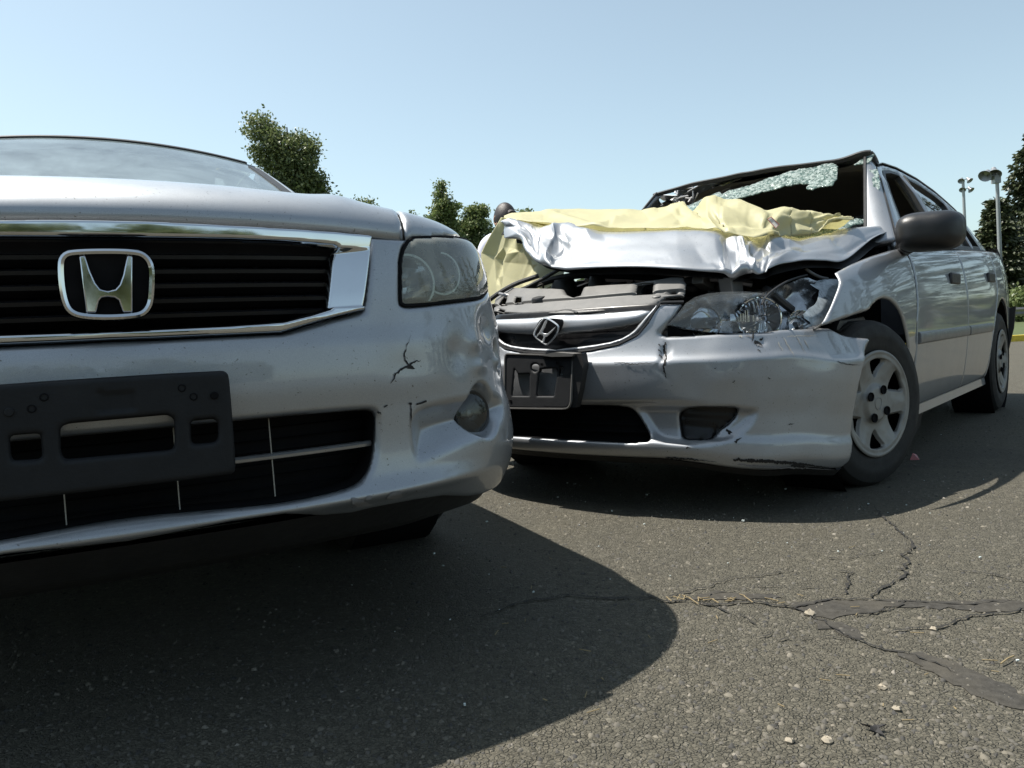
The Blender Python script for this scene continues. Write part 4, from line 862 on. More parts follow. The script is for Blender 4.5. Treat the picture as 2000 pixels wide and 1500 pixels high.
hoodf = net([E0, E1, E2, E2b, E3], [0, .5, 1, 1.5, 2])
SHd = Surf(hoodf, FC, (0, n_ - 1.0), (0, 2), 1.0)
h6 = lambda pts: SHd.inv(np.array(pts, float) / 3.636 + [1230, 270])
h5 = lambda pts: SHd.inv(np.array(pts, float) / 4.166 + [930, 360])
folds = [(h6([(690, 670), (700, 780), (730, 930)]), -.016, .55), (h6([(800, 720), (830, 800), (880, 900)]), .020, .45), (h6([(900, 690), (985, 805), (1110, 765)]), -.018, .6), (h6([(880, 880), (960, 850), (1010, 800)]), .014, .4), (h6([(1130, 720), (1150, 800), (1060, 860)]), .012, .5), (h6([(470, 780), (520, 860)]), -.008, .8), (h6([(1480, 730), (1560, 790)]), -.008, .5), (h6([(980, 870), (960, 910)]), -.010, .25),
         (h5([(640, 390), (600, 480), (560, 580)]), .022, .45), (h5([(720, 420), (760, 470), (640, 570)]), -.020, .7), (h5([(900, 400), (940, 470), (850, 590)]), .016, .5), (h5([(480, 360), (520, 430), (500, 520)]), -.012, .8), (h5([(850, 490), (740, 570), (620, 590)]), .010, .4)]
_cs = np.array([1.0, .42])     # column step is about 0.07 m, row step about 0.16 m: fold widths in columns
_hf1 = facets(71, (0, 18, 0, 5), 60, .010); _hf2 = facets(72, (0, 18, 0, 5), 220, .004)
def disp_h(a, t, D):
    zone = np.clip(sstep(6.2, 4.2, a) + gauss(a, 11.2, 2.0) + .35 * sstep(12, 16, a) + .12, 0, 1)
    o = .002 * fbm(a * .9, t * 2.2, 21, 3) + zone * (_hf1(a, t * 2.4) + _hf2(a, t * 2.4))
    Q = np.stack([a, t * 2.4], 1)
    for ln, h, wd in folds:
        d, pos = seg_dist(Q, ln * [1, 2.4]); o = o + h * np.clip(1 - d / wd, 0, 1) ** 1.3
    return o * sstep(1.9, 1.3, t)
SHd.sheet('hood', M['silverC'], carC, .035, rng=((0, n_ - 1.0), (0, 2.0)), disp=disp_h, thick=.004)
# torn inner panel hanging from the hood's far corner, and the underside frame
mb = MB(); mb.plate(FC.plane([(979, 459), (994, 429), (1006, 434), (1016, 462), (1003, 452), (994, 456)], 1, .50), (0, .02, .0)); mb.build('torn_hood_corner', M['grey'], carC)
def under(a, t):
    P = hoodf(a, t); return P + np.stack([0 * t, .03 + 0 * t, -.035 - .02 * t], -1)
Surf(under, FC, (0.5, n_ - 1.5), (.05, 1.95), 1.0).sheet('hood_underside', M['black'], carC, .12, thick=0)
# --- engine bay
mb = MB(); mb.box((0, .80, .40), (1.40, .95, .05)); mb.build('engine_bay_floor', M['void'], carC)
mb = MB(); mb.box((0, 1.30, .62), (1.45, .05, .55)); mb.build('firewall', M['void'], carC)
for s in (1, -1):
    mb = MB(); mb.plate([(s * .69, .62, .45), (s * .69, 1.3, .45), (s * .72, 1.3, .88), (s * .72, .85, .78), (s * .70, .64, .70)], (-s * .03, 0, 0)); mb.build('inner_wing', M['void'], carC)
mb = MB(); mb.box((.05, .78, .60), (.75, .38, .30)); mb.box((.0, .72, .77), (.5, .22, .07)); mb.build('engine_block', M['black'], carC, bevel=.03)
for k, (c, r, h) in enumerate([((-.30, .50, .74), .055, .10), ((.38, .55, .72), .05, .09), ((-.12, .48, .76), .035, .08)]):
    mb = MB(); mb.lathe([(r, 0), (r, h * .7), (r * .8, h), (0, h)], c, (0, 0, 1), 20); mb.build('engine_reservoir', M['black'], carC)
for k, pts in enumerate([[(-.55, .40, .78), (-.3, .48, .86), (-.05, .55, .84), (.2, .6, .80)], [(-.62, .62, .80), (-.42, .42, .80), (-.36, .33, .73)], [(.15, .45, .74), (.35, .40, .80), (.52, .5, .76)], [(.55, .55, .74), (.62, .42, .72), (.66, .5, .66)], [(-.66, .35, .74), (-.52, .40, .83), (-.40, .46, .865)]]):
    mb = MB(); mb.tube(chaikin(np.array(pts), 2, False), .014 if k != 4 else .010, 8); mb.build('engine_hose', M['black'], carC)
mb = MB(); P = FC.plane([(1020, 566), (1060, 545), (1092, 526)], 1, .42); mb.tube(P, .008, 8); mb.build('hood_prop', M['black'], carC)
rh = np.random.default_rng(77)
for k in range(22):
    p0 = np.array([rh.uniform(-.6, .62), rh.uniform(.34, .75), rh.uniform(.66, .80)]); P = [p0]
    for q in range(4): P.append(P[-1] + np.array([rh.normal(0, .10), rh.normal(.02, .06), rh.normal(0, .03)]))
    P = np.array(P); P[:, 2] = np.clip(P[:, 2], .6, .83); mb = MB(); mb.tube(chaikin(P, 2, False), rh.choice([.004, .006, .011]), 7); mb.build('engine_wire' if k % 2 else 'engine_hose', M[['black', 'grey', 'void', 'steel'][k % 4]], carC)
for k in range(12):
    c = np.array([rh.uniform(-.55, .6), rh.uniform(.36, .62), rh.uniform(.66, .78)]); mb = MB(); mb.box(c, rh.uniform(.02, .10, 3), Matrix.Rotation(rh.uniform(-.4, .4), 3, 'X')); mb.build('engine_bracket', M[['black', 'steel', 'grey'][k % 3]], carC, bevel=.004)
# radiator cover, pushed up at the back
SRC = Surf(lambda a, t: np.stack([a, .085 + 1.1 * a ** 2 * .5 + .20 * t, .685 + .115 * t + .03 * np.abs(a - .02) * t + .0 * a], -1), FC, (-.55, .55), (-.05, 1.3), 1.0)
r5 = lambda pts: SRC.inv(np.array(pts, float) / 4.166 + [930, 360])
rc_out = r5([(150, 1046), (160, 950), (215, 870), (250, 845), (440, 858), (640, 862), (720, 868), (745, 910), (800, 935), (850, 920), (880, 850), (1000, 840), (1240, 826), (1480, 792), (1580, 772), (1690, 772), (1695, 800), (1712, 822), (1690, 918), (1540, 935), (1425, 1012), (1000, 1050), (820, 1064), (430, 1066)])
rc_h = [r5([(1322, 818), (1446, 812), (1436, 912), (1302, 918)]), chaikin(r5([(1560, 915), (1575, 880), (1620, 872), (1640, 890), (1640, 912)]), 1), r5([(190, 985), (225, 930), (255, 940), (240, 995)]), r5([(330, 930), (372, 935), (375, 990), (315, 990)]), r5([(185, 1040), (200, 1025), (240, 1040), (232, 1052)])]
SRC.sheet('radiator_cover', M['grey'], carC, .006, outer=rc_out, holes=rc_h, thick=.012, disp=lambda a, t, D: -.006 * np.clip(1 + D / .02, 0, 1) ** 2 - .016 * sstep(.0, .012, a - .06 - .14 * (1 - t)) * sstep(1.0, .3, t) * 0 + .010 * sstep(.03, .06, np.abs(t - .42)) )
q = r5([(515, 950)])[0]; c = SRC.f(q[:1], q[1:])[0]; mb = MB(); mb.lathe([(.030, -.012), (.030, .010), (.026, .016), (.0, .016)], c, (0, -.25, 1), 28); mb.build('radiator_cap_ring', M['black'], carC)
mb = MB(); q = r5([(660, 1045), (760, 1025), (840, 1055)]); mb.tube(chaikin(SRC.f(q[:, 0], q[:, 1]) + [0, -.012, .004], 2, False), .004, 6); mb.build('hood_latch_wire', M['black'], carC)
q = r5([(1470, 930)])[0]; c = SRC.f(q[:1], q[1:])[0]; mb = MB(); mb.lathe([(.022, -.03), (.018, .008), (.012, .012), (0, .012)], c, (0, -.2, 1), 18); mb.build('rubber_bump_stop', M['grey'], carC)

# --- cabin: pillars, roof, doors' window frames, glass remains
def vg(z): return .795 - .50 * (z - .92) - .18 * np.clip(z - 1.25, 0, 1)
_gt = pchip([1.2, 1.6, 2.4, 3.2, 3.8, 4.2], [.985, 1.0, 1.0, .985, .94, .90])
rail = [(1.36, .93), (1.50, 1.06), (1.62, 1.17), (1.76, 1.29), (1.90, 1.35), (2.1, 1.388), (2.4, 1.405), (2.8, 1.393), (3.1, 1.352), (3.4, 1.262), (3.7, 1.135), (3.95, 1.04), (4.05, 1.01)]
def sideG(s): return lambda b, z: np.stack([s * vg(z) * _gt(b), np.asarray(b, float) + 0 * z, np.asarray(z, float) + 0 * b], -1)
wf = chaikin(np.array([(1.57, .945), (1.66, 1.05), (1.78, 1.19), (1.87, 1.275), (1.98, 1.325), (2.16, 1.352), (2.34, 1.36), (2.33, .958)]), 0)
wr = np.array([(2.44, .965), (2.445, 1.362), (2.75, 1.348), (3.0, 1.315), (3.14, 1.275), (3.14, .992)]); wq = np.array([(3.21, 1.0), (3.21, 1.245), (3.33, 1.195), (3.46, 1.125), (3.62, 1.02)])
def wsC(s, t):
    hw = .70 - .125 * t; bb = 1.14 + .20 * s ** 2 + (1.70 + .07 * s ** 2 - 1.14 - .20 * s ** 2) * t
    return np.stack([s * hw, bb, .93 + (1.375 - .012 * s ** 2 - .93) * (t + .10 * t * (1 - t))], -1)
for s in (1, -1):
    SG = Surf(sideG(s), FC, (1.3, 4.1), (.88, 1.42), float(s))
    bb = np.linspace(4.05, 1.36, 20); ou = np.vstack([np.array(rail), np.stack([bb, _bl(bb) - .004], 1)])
    fr = SG.sheet('window_frame', M['silverC'], carC, .010, outer=ou, holes=[wf, wr, wq], thick=.03, disp=lambda b, z, D: -.012 * np.clip(1 + D / .03, 0, 1) ** 1.5 + .0 * b)
    for nm, wp in (('front_window_seal', wf), ('rear_window_seal', wr), ('quarter_window_seal', wq)):
        q = resample(wp, .02); mb = MB(); P = SG.f(q[:, 0], q[:, 1]); N = SG.nor(q[:, 0], q[:, 1]); mb.sweep(P - N * .012, N, [(-.008, -.02), (-.008, .006), (.012, .006), (.012, -.02)], True); mb.build(nm, M['black'], fr)
    SG.sheet('rear_door_window', M['glassC'], carC, .03, outer=wr, disp=lambda b, z, D: -.02 + 0 * b, thick=0); SG.sheet('quarter_window', M['glassC'], carC, .03, outer=wq, disp=lambda b, z, D: -.02 + 0 * b, thick=0)
    b_ = np.linspace(1.5, 3.7, 40); mb = MB(); P = SG.f(b_, _bl(b_) + .004); mb.sweep(P, SG.nor(b_, _bl(b_) + .004), [(-.010, -.01), (-.008, .006), (.008, .006), (.010, -.01)]); mb.build('belt_seal', M['black'], carC)
    mb = MB(); mb.tube([(s * .73, 2.385, .95), (s * .65, 2.39, 1.15), (s * .545, 2.40, 1.34)], .028, 10); mb.build('centre_pillar', M['headliner'], carC)
    t = np.linspace(-.02, 1.0, 30); A0_ = wsC(np.full(30, s * .955), t); rb_ = np.interp(t, [-.02, .35, .65, .9, 1.0], [1.37, 1.515, 1.645, 1.77, 1.83]); zr_ = np.interp(rb_, [q[0] for q in rail], [q[1] for q in rail]); B0_ = SG.f(rb_, zr_ - .002)
    mb = MB(); k = np.linspace(0, 1, 7); nrm = np.array([s * .62, -.75, .2]); G = A0_[:, None] * (1 - k)[None, :, None] + B0_[:, None] * k[None, :, None] + nrm * (.016 * np.sin(PI * k))[None, :, None]; G[:, 0] -= 0; mb.add(G.reshape(-1, 3), [(i * 7 + j, i * 7 + j + 1, (i + 1) * 7 + j + 1, (i + 1) * 7 + j) for i in range(29) for j in range(6)]); pz = mb.build('windshield_pillar', M['silverC'], carC); sm = pz.modifiers.new('s', 'SOLIDIFY'); sm.thickness = .03; sm.offset = 1 if s < 0 else -1
    mb = MB(); mb.tube(B0_ + nrm * .002, .0025, 6); mb.build('pillar_seam', M['black'], carC); mb = MB(); mb.tube(A0_ + nrm * .002, .007, 6); mb.build('windshield_seal', M['black'], carC)  # dark seal tube, also painting in the far pillar's shaded inner face
    t = np.linspace(0, 1, 24); A_ = np.stack([s * (.715 - .12 * t - .02 * t * (1 - t)), 1.345 + .43 * t, .925 + .455 * t + .03 * t * (1 - t)], 1); nr_ = np.tile([s * .55, -.80, .25], (24, 1)); nr_ /= np.linalg.norm(nr_[0])
SWC = Surf(wsC, FC, (-1.05, 1.05), (-.05, 1.1), 1.0)
w6 = lambda pts: SWC.inv(np.array(pts, float) / 3.636 + [1230, 270])
def jag(p, amp, step=.012, seed=2):
    q = resample(p, step); r = np.random.default_rng(seed); return q + r.normal(0, amp, q.shape)
wsd = lambda a, t, D: .006 * fbm(a * 14, t * 18, 6, 3)
gl = empty('windshield', parent=carC)
SWC.sheet('glass_remnant', M['shatter'], gl, .006, outer=jag(w6([(625, 440), (650, 402), (700, 374), (900, 314), (1200, 220), (1452, 172), (1478, 205), (1470, 280), (1440, 340), (1340, 345), (1300, 362), (1250, 350), (1280, 315), (1200, 318), (1060, 345), (980, 365), (900, 384), (800, 416), (720, 450), (690, 476), (640, 464)]), .004), disp=wsd, thick=.005)
SWC.sheet('glass_remnant', M['shatter'], gl, .006, outer=jag(w6([(1658, 236), (1760, 214), (1775, 290), (1782, 560), (1740, 605), (1722, 600), (1738, 400), (1716, 262)]), .004, seed=3), disp=wsd, thick=.005)
SWC.sheet('glass_remnant', M['shatter'], gl, .006, outer=jag(w6([(1010, 655), (1130, 630), (1330, 630), (1600, 575), (1692, 572), (1692, 604), (1590, 615), (1430, 700), (1330, 730), (1250, 725), (1100, 700)]), .004, seed=4), disp=wsd, thick=.005)
SWC.sheet('glass_remnant', M['shatter'], gl, .006, outer=jag(w6([(330, 480), (420, 470), (500, 440), (640, 385), (662, 402), (560, 470), (470, 515), (380, 520)]), .004, seed=5), disp=wsd, thick=.005)
SWC.sheet('glass_remnant', M['shatter'], gl, .006, outer=jag(w6([(1590, 190), (1640, 150), (1700, 120), (1740, 112), (1720, 150), (1690, 180)]), .003, seed=6), disp=wsd, thick=.005)
s_ = np.linspace(-1, 1, 60); mb = MB(); P = wsC(s_, np.full(60, 1.0)); P[:, 2] += .006 * fbm(s_ * 5, s_ * 0, 8, 3); P[:, 2] += .028 * gauss(s_, .97, .14)
mb.sweep(P, SWC.nor(s_, np.full(60, 1.0)), [(-.007, -.015), (-.007, .004), (.007, .005), (.008, -.015)]); mb.build('windshield_header_seal', M['black'], carC)
def roofC(s, u):
    b = 1.73 + u * 1.77; br_ = np.array([r[0] for r in rail]); zr = np.array([r[1] for r in rail])
    z0 = np.interp(b, br_, zr); hw = vg(z0) * _gt(b) + .004
    k = 1 - s ** 2; front = sstep(.16, 0, u)
    z = z0 + .045 * k * (1 - front) + (1.382 - .012 * s ** 2 - z0) * front * 1.0
    z = z + .030 * gauss(s, .95, .12) * gauss(u, 0, .05) + .016 * fbm(s * 4, u * 6, 31, 3) * sstep(.5, -.4, s) * sstep(.4, .0, u) - .05 * gauss(s, -.72, .22) * gauss(u, .08, .10)
    hw = hw * (1 - front) + .575 * front
    return np.stack([s * hw, b + .07 * s ** 2 * front, z], -1)
SRo = Surf(roofC, FC, (-1, 1), (0, 1.0), 1.0); SRo.sheet('roof', M['silverC'], carC, .015, thick=.004)
Surf(lambda s, u: roofC(s * .97, u) - np.stack([0 * s, 0 * s, .035 + 0 * s], -1), FC, (-1, 1), (.015, 1.0), 1.0).sheet('headliner', M['headliner'], carC, .04, thick=0)
def rgC(s, t):
    return np.stack([s * (.56 + .10 * t), 3.46 + .58 * t - .10 * (1 - s ** 2) * 0 + .10 * (1 - s ** 2), 1.262 + (1.045 - 1.262) * t + .04 * (1 - s ** 2) * (1 - t)], -1)
Surf(rgC, FC, (-1, 1), (0, 1), 1.0).sheet('rear_window', M['glassC'], carC, .05, thick=0)
mb = MB(); s_ = np.linspace(-1, 1, 30); mb.strip(np.stack([s_ * .74, 4.05 + .08 * (1 - s_ ** 2), 1.03 + .02 * (1 - s_ ** 2)], 1), np.stack([s_ * .70, 4.42 + .04 * (1 - s_ ** 2), 1.01 + 0 * s_], 1)); mb.strip(np.stack([s_ * .70, 4.42 + .04 * (1 - s_ ** 2), 1.01 + 0 * s_], 1), np.stack([s_ * .74, 4.46 + .05 * (1 - s_ ** 2), .40 + 0 * s_], 1)); mb.build('trunk_lid', M['silverC'], carC)
# crumpled corner of roof and pillar on the far side
r_ = np.random.default_rng(12)
for k, px in enumerate([[(320, 365), (325, 345), (430, 328), (448, 352), (410, 358), (360, 375), (350, 400), (335, 395)], [(335, 405), (360, 385), (400, 380), (415, 420), (395, 460), (350, 455), (320, 430)], [(395, 400), (420, 360), (520, 350), (640, 340), (705, 345), (640, 385), (500, 440), (420, 462)]]):
    P = FC.plane(np.array(px, float) / 3.636 + [1230, 270], 1, 1.74 + .05 * k); P[:, 1] += r_.normal(0, .03, len(P)); mb = MB(); mb.plate(P, (0, .05, -.01)); mb.build('crumpled_roof_edge', M['silverC'] if k != 1 else M['steel'], carC, bevel=.006)
for k in range(5):
    c = FC.plane([(1318 + k * 9, 388 + r_.normal(0, 5))], 1, 1.70)[0]; P = np.array([c + r_.normal(0, .018, 3) for _ in range(6)]); mb = MB(); mb.tube(P, .006, 6); mb.build('torn_metal_strip', M['steel'], carC)
# dashboard, wheel, seats, mirror inside
mb = MB(); mb.box((0, 1.55, .86), (1.36, .45, .12)); mb.build('dashboard', M['black'], carC, bevel=.03)
a_ = np.linspace(0, 2 * PI, 33); mb = MB(); mb.tube(np.stack([.36 + .18 * np.cos(a_), 1.86 + .07 * np.sin(a_), .93 + .165 * np.sin(a_)], 1), .013, 8, False); mb.build('steering_wheel', M['black'], carC)
for s in (1, -1):
    mb = MB(); mb.box((s * .37, 2.42, .75), (.48, .15, .56)); mb.box((s * .37, 2.44, 1.10), (.26, .1, .16)); mb.build('seat', M['seat'], carC, bevel=.05)
mb = MB(); mb.box((0, 3.3, .72), (1.2, .16, .5)); mb.build('rear_seat', M['seat'], carC, bevel=.05)
mb = MB(); mb.box((0, 2.6, .26), (1.5, 3.4, .08)); mb.build('floor_pan', M['void'], carC)
# door mirror
mc = FC.plane([(1818, 452)], 1, 1.30)[0]; mw = FC.plane([(1758, 452), (1882, 452)], 1, 1.30); hwid = (mw[1, 0] - mw[0, 0]) / 2; mh = FC.plane([(1818, 415), (1818, 488)], 1, 1.30); hh = (mh[0, 2] - mh[1, 2]) / 2
pr = MB(); U_, V_ = np.meshgrid(np.linspace(0, 2 * PI, 49)[:-1], np.linspace(.02, 1, 14) ** .7, indexing='ij')
se = lambda x, p: np.sign(x) * np.abs(x) ** p
X = mc[0] + hwid * se(np.cos(U_), .55) * V_; Z = mc[2] + hh * se(np.sin(U_), .6) * V_; Y = mc[1] - .10 * np.sqrt(np.clip(1 - V_ ** 3.5, 0, 1)) + .03 * (X - mc[0]) / hwid
V = np.stack([X, Y, Z], -1).reshape(-1, 3); idx = np.arange(48 * 14).reshape(48, 14); j = np.roll(idx, -1, 0)
pr.add(V, np.stack([idx[:, :-1], j[:, :-1], j[:, 1:], idx[:, 1:]], -1).reshape(-1, 4)); pr.F.append(tuple(int(i) for i in idx[::-1, 0])); dm = empty('door_mirror', parent=carC)
mo = pr.build('mirror_housing', M['mirror'], dm, angle=60); md = mo.modifiers.new('s', 'SOLIDIFY'); md.thickness = .006
mb = MB(); a_ = np.linspace(0, 2 * PI, 33)[:-1]; mb.add(np.stack([mc[0] + hwid * .93 * se(np.cos(a_), .55), mc[1] - .012 + .03 * se(np.cos(a_), .55), mc[2] + hh * .9 * se(np.sin(a_), .6)], 1), [tuple(range(32))]); mb.build('mirror_glass', M['darkchrome'], dm)
mb = MB(); mb.plate([(.80, 1.40, .90), (.80, 1.60, .935), (.745, 1.60, 1.0), (.74, 1.45, .98)], (-.02, 0, 0)); mb.tube([(.78, 1.44, mc[2] - .045), (mc[0] - hwid * .7, 1.30, mc[2] - .04)], .038, 12); mb.build('mirror_foot', M['mirror'], dm)

# ------------------------------------------------------------------ yellow sheet thrown over the hood
T0 = pb([(1004, 434, .50), (1040, 437, .51), (1085, 443, .51), (1140, 451, .50), (1200, 453, .51), (1270, 452, .53), (1330, 448, .545), (1390, 450, .565), (1430, 456, .58), (1475, 463, .60), (1510, 456, .66), (1540, 466, .84), (1580, 462, .95), (1630, 434, 1.05), (1668, 429, 1.12)])
T1 = pb([(985, 426, .60), (1040, 430, .62), (1085, 430, .64), (1140, 432, .64), (1200, 436, .62), (1270, 438, .66), (1325, 424, .72), (1370, 430, .70), (1400, 424, .66), (1440, 428, .70), (1490, 440, .72), (1535, 432, .92), (1580, 440, 1.0), (1630, 430, 1.08), (1667, 428.5, 1.14)])
T2 = pb([(984, 423, .70), (1030, 421, .75), (1085, 412, .80), (1130, 409, .85), (1190, 412, .85), (1255, 418, .85), (1312, 401, .90), (1350, 414, .92), (1392, 395, .86), (1440, 402, .88), (1500, 413, .92), (1540, 414, 1.0), (1580, 417, 1.05), (1630, 423, 1.10), (1666, 428, 1.16)])
T3 = np.stack([np.linspace(-.78, .55, 15), np.linspace(1.15, 1.35, 15), np.full(15, .99)], 1)
tarpf = net([T0, T1, T2, .5 * T2 + .5 * T3 + [0, 0, .0], T3], [0, .5, 1, 1.4, 2], True)
ST_ = Surf(tarpf, FC, (0, 14.), (0, 2), 1.0)
tfold = [(ST_.inv(np.array(p, float)), h, wd) for p, h, wd in [([(1075, 418), (1110, 434), (1160, 450)], .012, .5), ([(1230, 420), (1200, 432), (1170, 446)], .010, .4), ([(1300, 410), (1330, 436), (1400, 440)], -.016, .7), ([(1390, 400), (1386, 425), (1395, 446)], .020, .5), ([(1330, 404), (1300, 430), (1270, 446)], .012, .5), ([(1400, 430), (1450, 440), (1500, 440)], -.018, .6), ([(1440, 410), (1480, 425), (1510, 440)], .014, .5), ([(1420, 448), (1460, 446), (1500, 452)], .012, .35), ([(1540, 422), (1570, 430), (1600, 440)], .014, .5), ([(1020, 428), (1080, 426), (1140, 440)], .006, .4)]]
_tf1 = facets(81, (0, 14, -.2, 5), 55, .013); _tf2 = facets(82, (0, 14, -.2, 5), 240, .008)
def tf(a, t, D):
    k = .35 + .65 * sstep(4.5, 7.5, a)
    o = .012 + (_tf1(a, t * 2.4) + _tf2(a, t * 2.4)) * k; Q = np.stack([a, t * 2.4], 1)
    for ln, h, wd in tfold: o = o + h * np.clip(1 - seg_dist(Q, ln * [1, 2.4])[0] / wd, 0, 1) ** 1.2
    return o
tarp = empty('yellow_sheet', FC.o, FC.yaw); tag(tarp, 'crumpled pale yellow sheet draped over the wrecked hood and hanging off its side', 'sheet')
M['tarp'] = clothmat('pale yellow plastic cloth', (.76, .73, .50), .55, .45, .04)
ST_.sheet('sheet_top', M['tarp'], tarp, .05, disp=tf, thick=.0012)
_df = facets(84, (0, 7.2, 0, 4), 70, .010)
K0 = pb([(984, 424, .80), (1020, 430, .70), (1065, 438, .62), (1100, 448, .58)]); K1 = pb([(968, 454, .86), (1002, 470, .74), (1050, 486, .64), (1100, 498, .58)]); K2 = pb([(947, 494, .92), (985, 512, .78), (1040, 518, .66), (1100, 522, .58)]); K3 = pb([(946, 545, .90), (982, 560, .76), (1030, 556, .64), (1095, 545, .56)]); K4 = pb([(955, 632, .84), (980, 628, .72), (1020, 600, .62), (1092, 560, .56)])
hangf = net([K0, K1, K2, K3, K4], [0, 1, 2, 3, 4], True)
Surf(hangf, FC, (0, 3.), (0, 4.), -1.0).sheet('sheet_drop', M['tarp'], tarp, .03, disp=lambda a, t, D: (.010 * np.sin(a * 5 + .8 * t + fbm(a * 2, t * .8, 44, 2)) + _df(a * 2.4, t)), thick=.0012)
mb = MB(); P = FC.plane(np.array([(980, 575), (1005, 558), (1062, 612), (1038, 640)], float) / 3.636 + [1230, 270], 1, .62); mb.plate(P, (0, .002, 0)); mb.build('care_tag', simple('white tag', (.7, .68, .62), .7), tarp)
mb = MB(); P2 = (P - P.mean(0)) * .0 + P.mean(0); q = np.vstack([P, P[:1]]); mb.tube(q + [0, -.002, 0], .0012, 5); mb.build('tag_border', simple('red border', (.35, .06, .04), .7), tarp)

# ------------------------------------------------------------------ ground
def asphalt():
    mt, t, o = nmat('weathered asphalt'); b = N_(t, 'BsdfPrincipled'); t.links.new(b.outputs[0], o.inputs[0])
    tc = N_(t, 'TexCoord').outputs['Object']
    wv = N_(t, 'VectorMath', operation='ADD'); nz = noise(t, 60, 2, .5, tc); sc = N_(t, 'VectorMath', operation='SCALE', Scale=.012); t.links.new(nz.outputs['Color'], sc.inputs[0]); t.links.new(tc, wv.inputs[0]); t.links.new(sc.outputs[0], wv.inputs[1]); wc = wv.outputs[0]
    v1 = N_(t, 'TexVoronoi', Scale=125.0, Randomness=1.0); t.links.new(wc, v1.inputs['Vector'])
    v2 = N_(t, 'TexVoronoi', Scale=210.0); t.links.new(wc, v2.inputs['Vector'])
    ve = N_(t, 'TexVoronoi', Scale=125.0); ve.feature = 'DISTANCE_TO_EDGE'; t.links.new(wc, ve.inputs['Vector'])
    sep = N_(t, 'SeparateColor'); t.links.new(v1.outputs['Color'], sep.inputs[0]); sep2 = N_(t, 'SeparateColor'); t.links.new(v2.outputs['Color'], sep2.inputs[0])
    stone = ramp(t, sep.outputs[0], [(0., (.050, .047, .041)), (.35, (.082, .077, .066)), (.7, (.118, .110, .092)), (.93, (.155, .140, .112)), (1., (.26, .24, .20))])
    fine = ramp(t, sep2.outputs[1], [(0., (.042, .040, .037)), (.8, (.098, .091, .077)), (1., (.17, .16, .132))])
    c = mixc(t, .42, stone.outputs[0], fine.outputs[0])
    edge = ramp(t, ve.outputs['Distance'], [(.0, .32), (.10, .0)]); c = mixc(t, edge.outputs[0], c, (.024, .023, .021))
    big = ramp(t, noise(t, 1.3, 6, .65, tc, .5).outputs[0], [(.3, .0), (.75, .40)]); c = mixc(t, big.outputs[0], c, (.062, .060, .055))
    warm = ramp(t, noise(t, 3.1, 5, .6, tc).outputs[0], [(.45, .0), (.8, .35)]); c = mixc(t, warm.outputs[0], c, (.125, .110, .082)); c = mixc(t, .14, c, (.034, .030, .014)); c = mixc(t, .18, c, (.158, .142, .085))
    st = ramp(t, noise(t, .9, 4, .5, tc, 1.2).outputs[0], [(.60, 0.), (.72, .45)]); c = mixc(t, st.outputs[0], c, (.030, .029, .027))
    t.links.new(c, b.inputs['Base Color']); b.inputs['Roughness'].default_value = .82; b.inputs['Specular IOR Level'].default_value = .35
    h1 = ramp(t, ve.outputs['Distance'], [(0., 0.), (.22, 1.)]); h2 = noise(t, 420, 3, .6, tc); sm = N_(t, 'Math', operation='MULTIPLY_ADD'); sm.inputs[1].default_value = .5
    mul = N_(t, 'Math', operation='MULTIPLY'); t.links.new(h1.outputs[0], mul.inputs[0]); t.links.new(ramp(t, sep.outputs[1], [(0., .25), (1., 1.)]).outputs[0], mul.inputs[1])
    t.links.new(h2.outputs[0], sm.inputs[0]); t.links.new(mul.outputs[0], sm.inputs[2])
    bn = N_(t, 'Bump', Strength=1.0, Distance=.006); t.links.new(sm.outputs[0], bn.inputs['Height']); t.links.new(bn.outputs[0], b.inputs['Normal']); return mt
M['asphalt'] = asphalt()
g = obj('ground', [(-600, -600, 0), (600, -600, 0), (600, 600, 0), (-600, 600, 0)], [(0, 1, 2, 3)], M['asphalt']); tag(g, kind='structure')
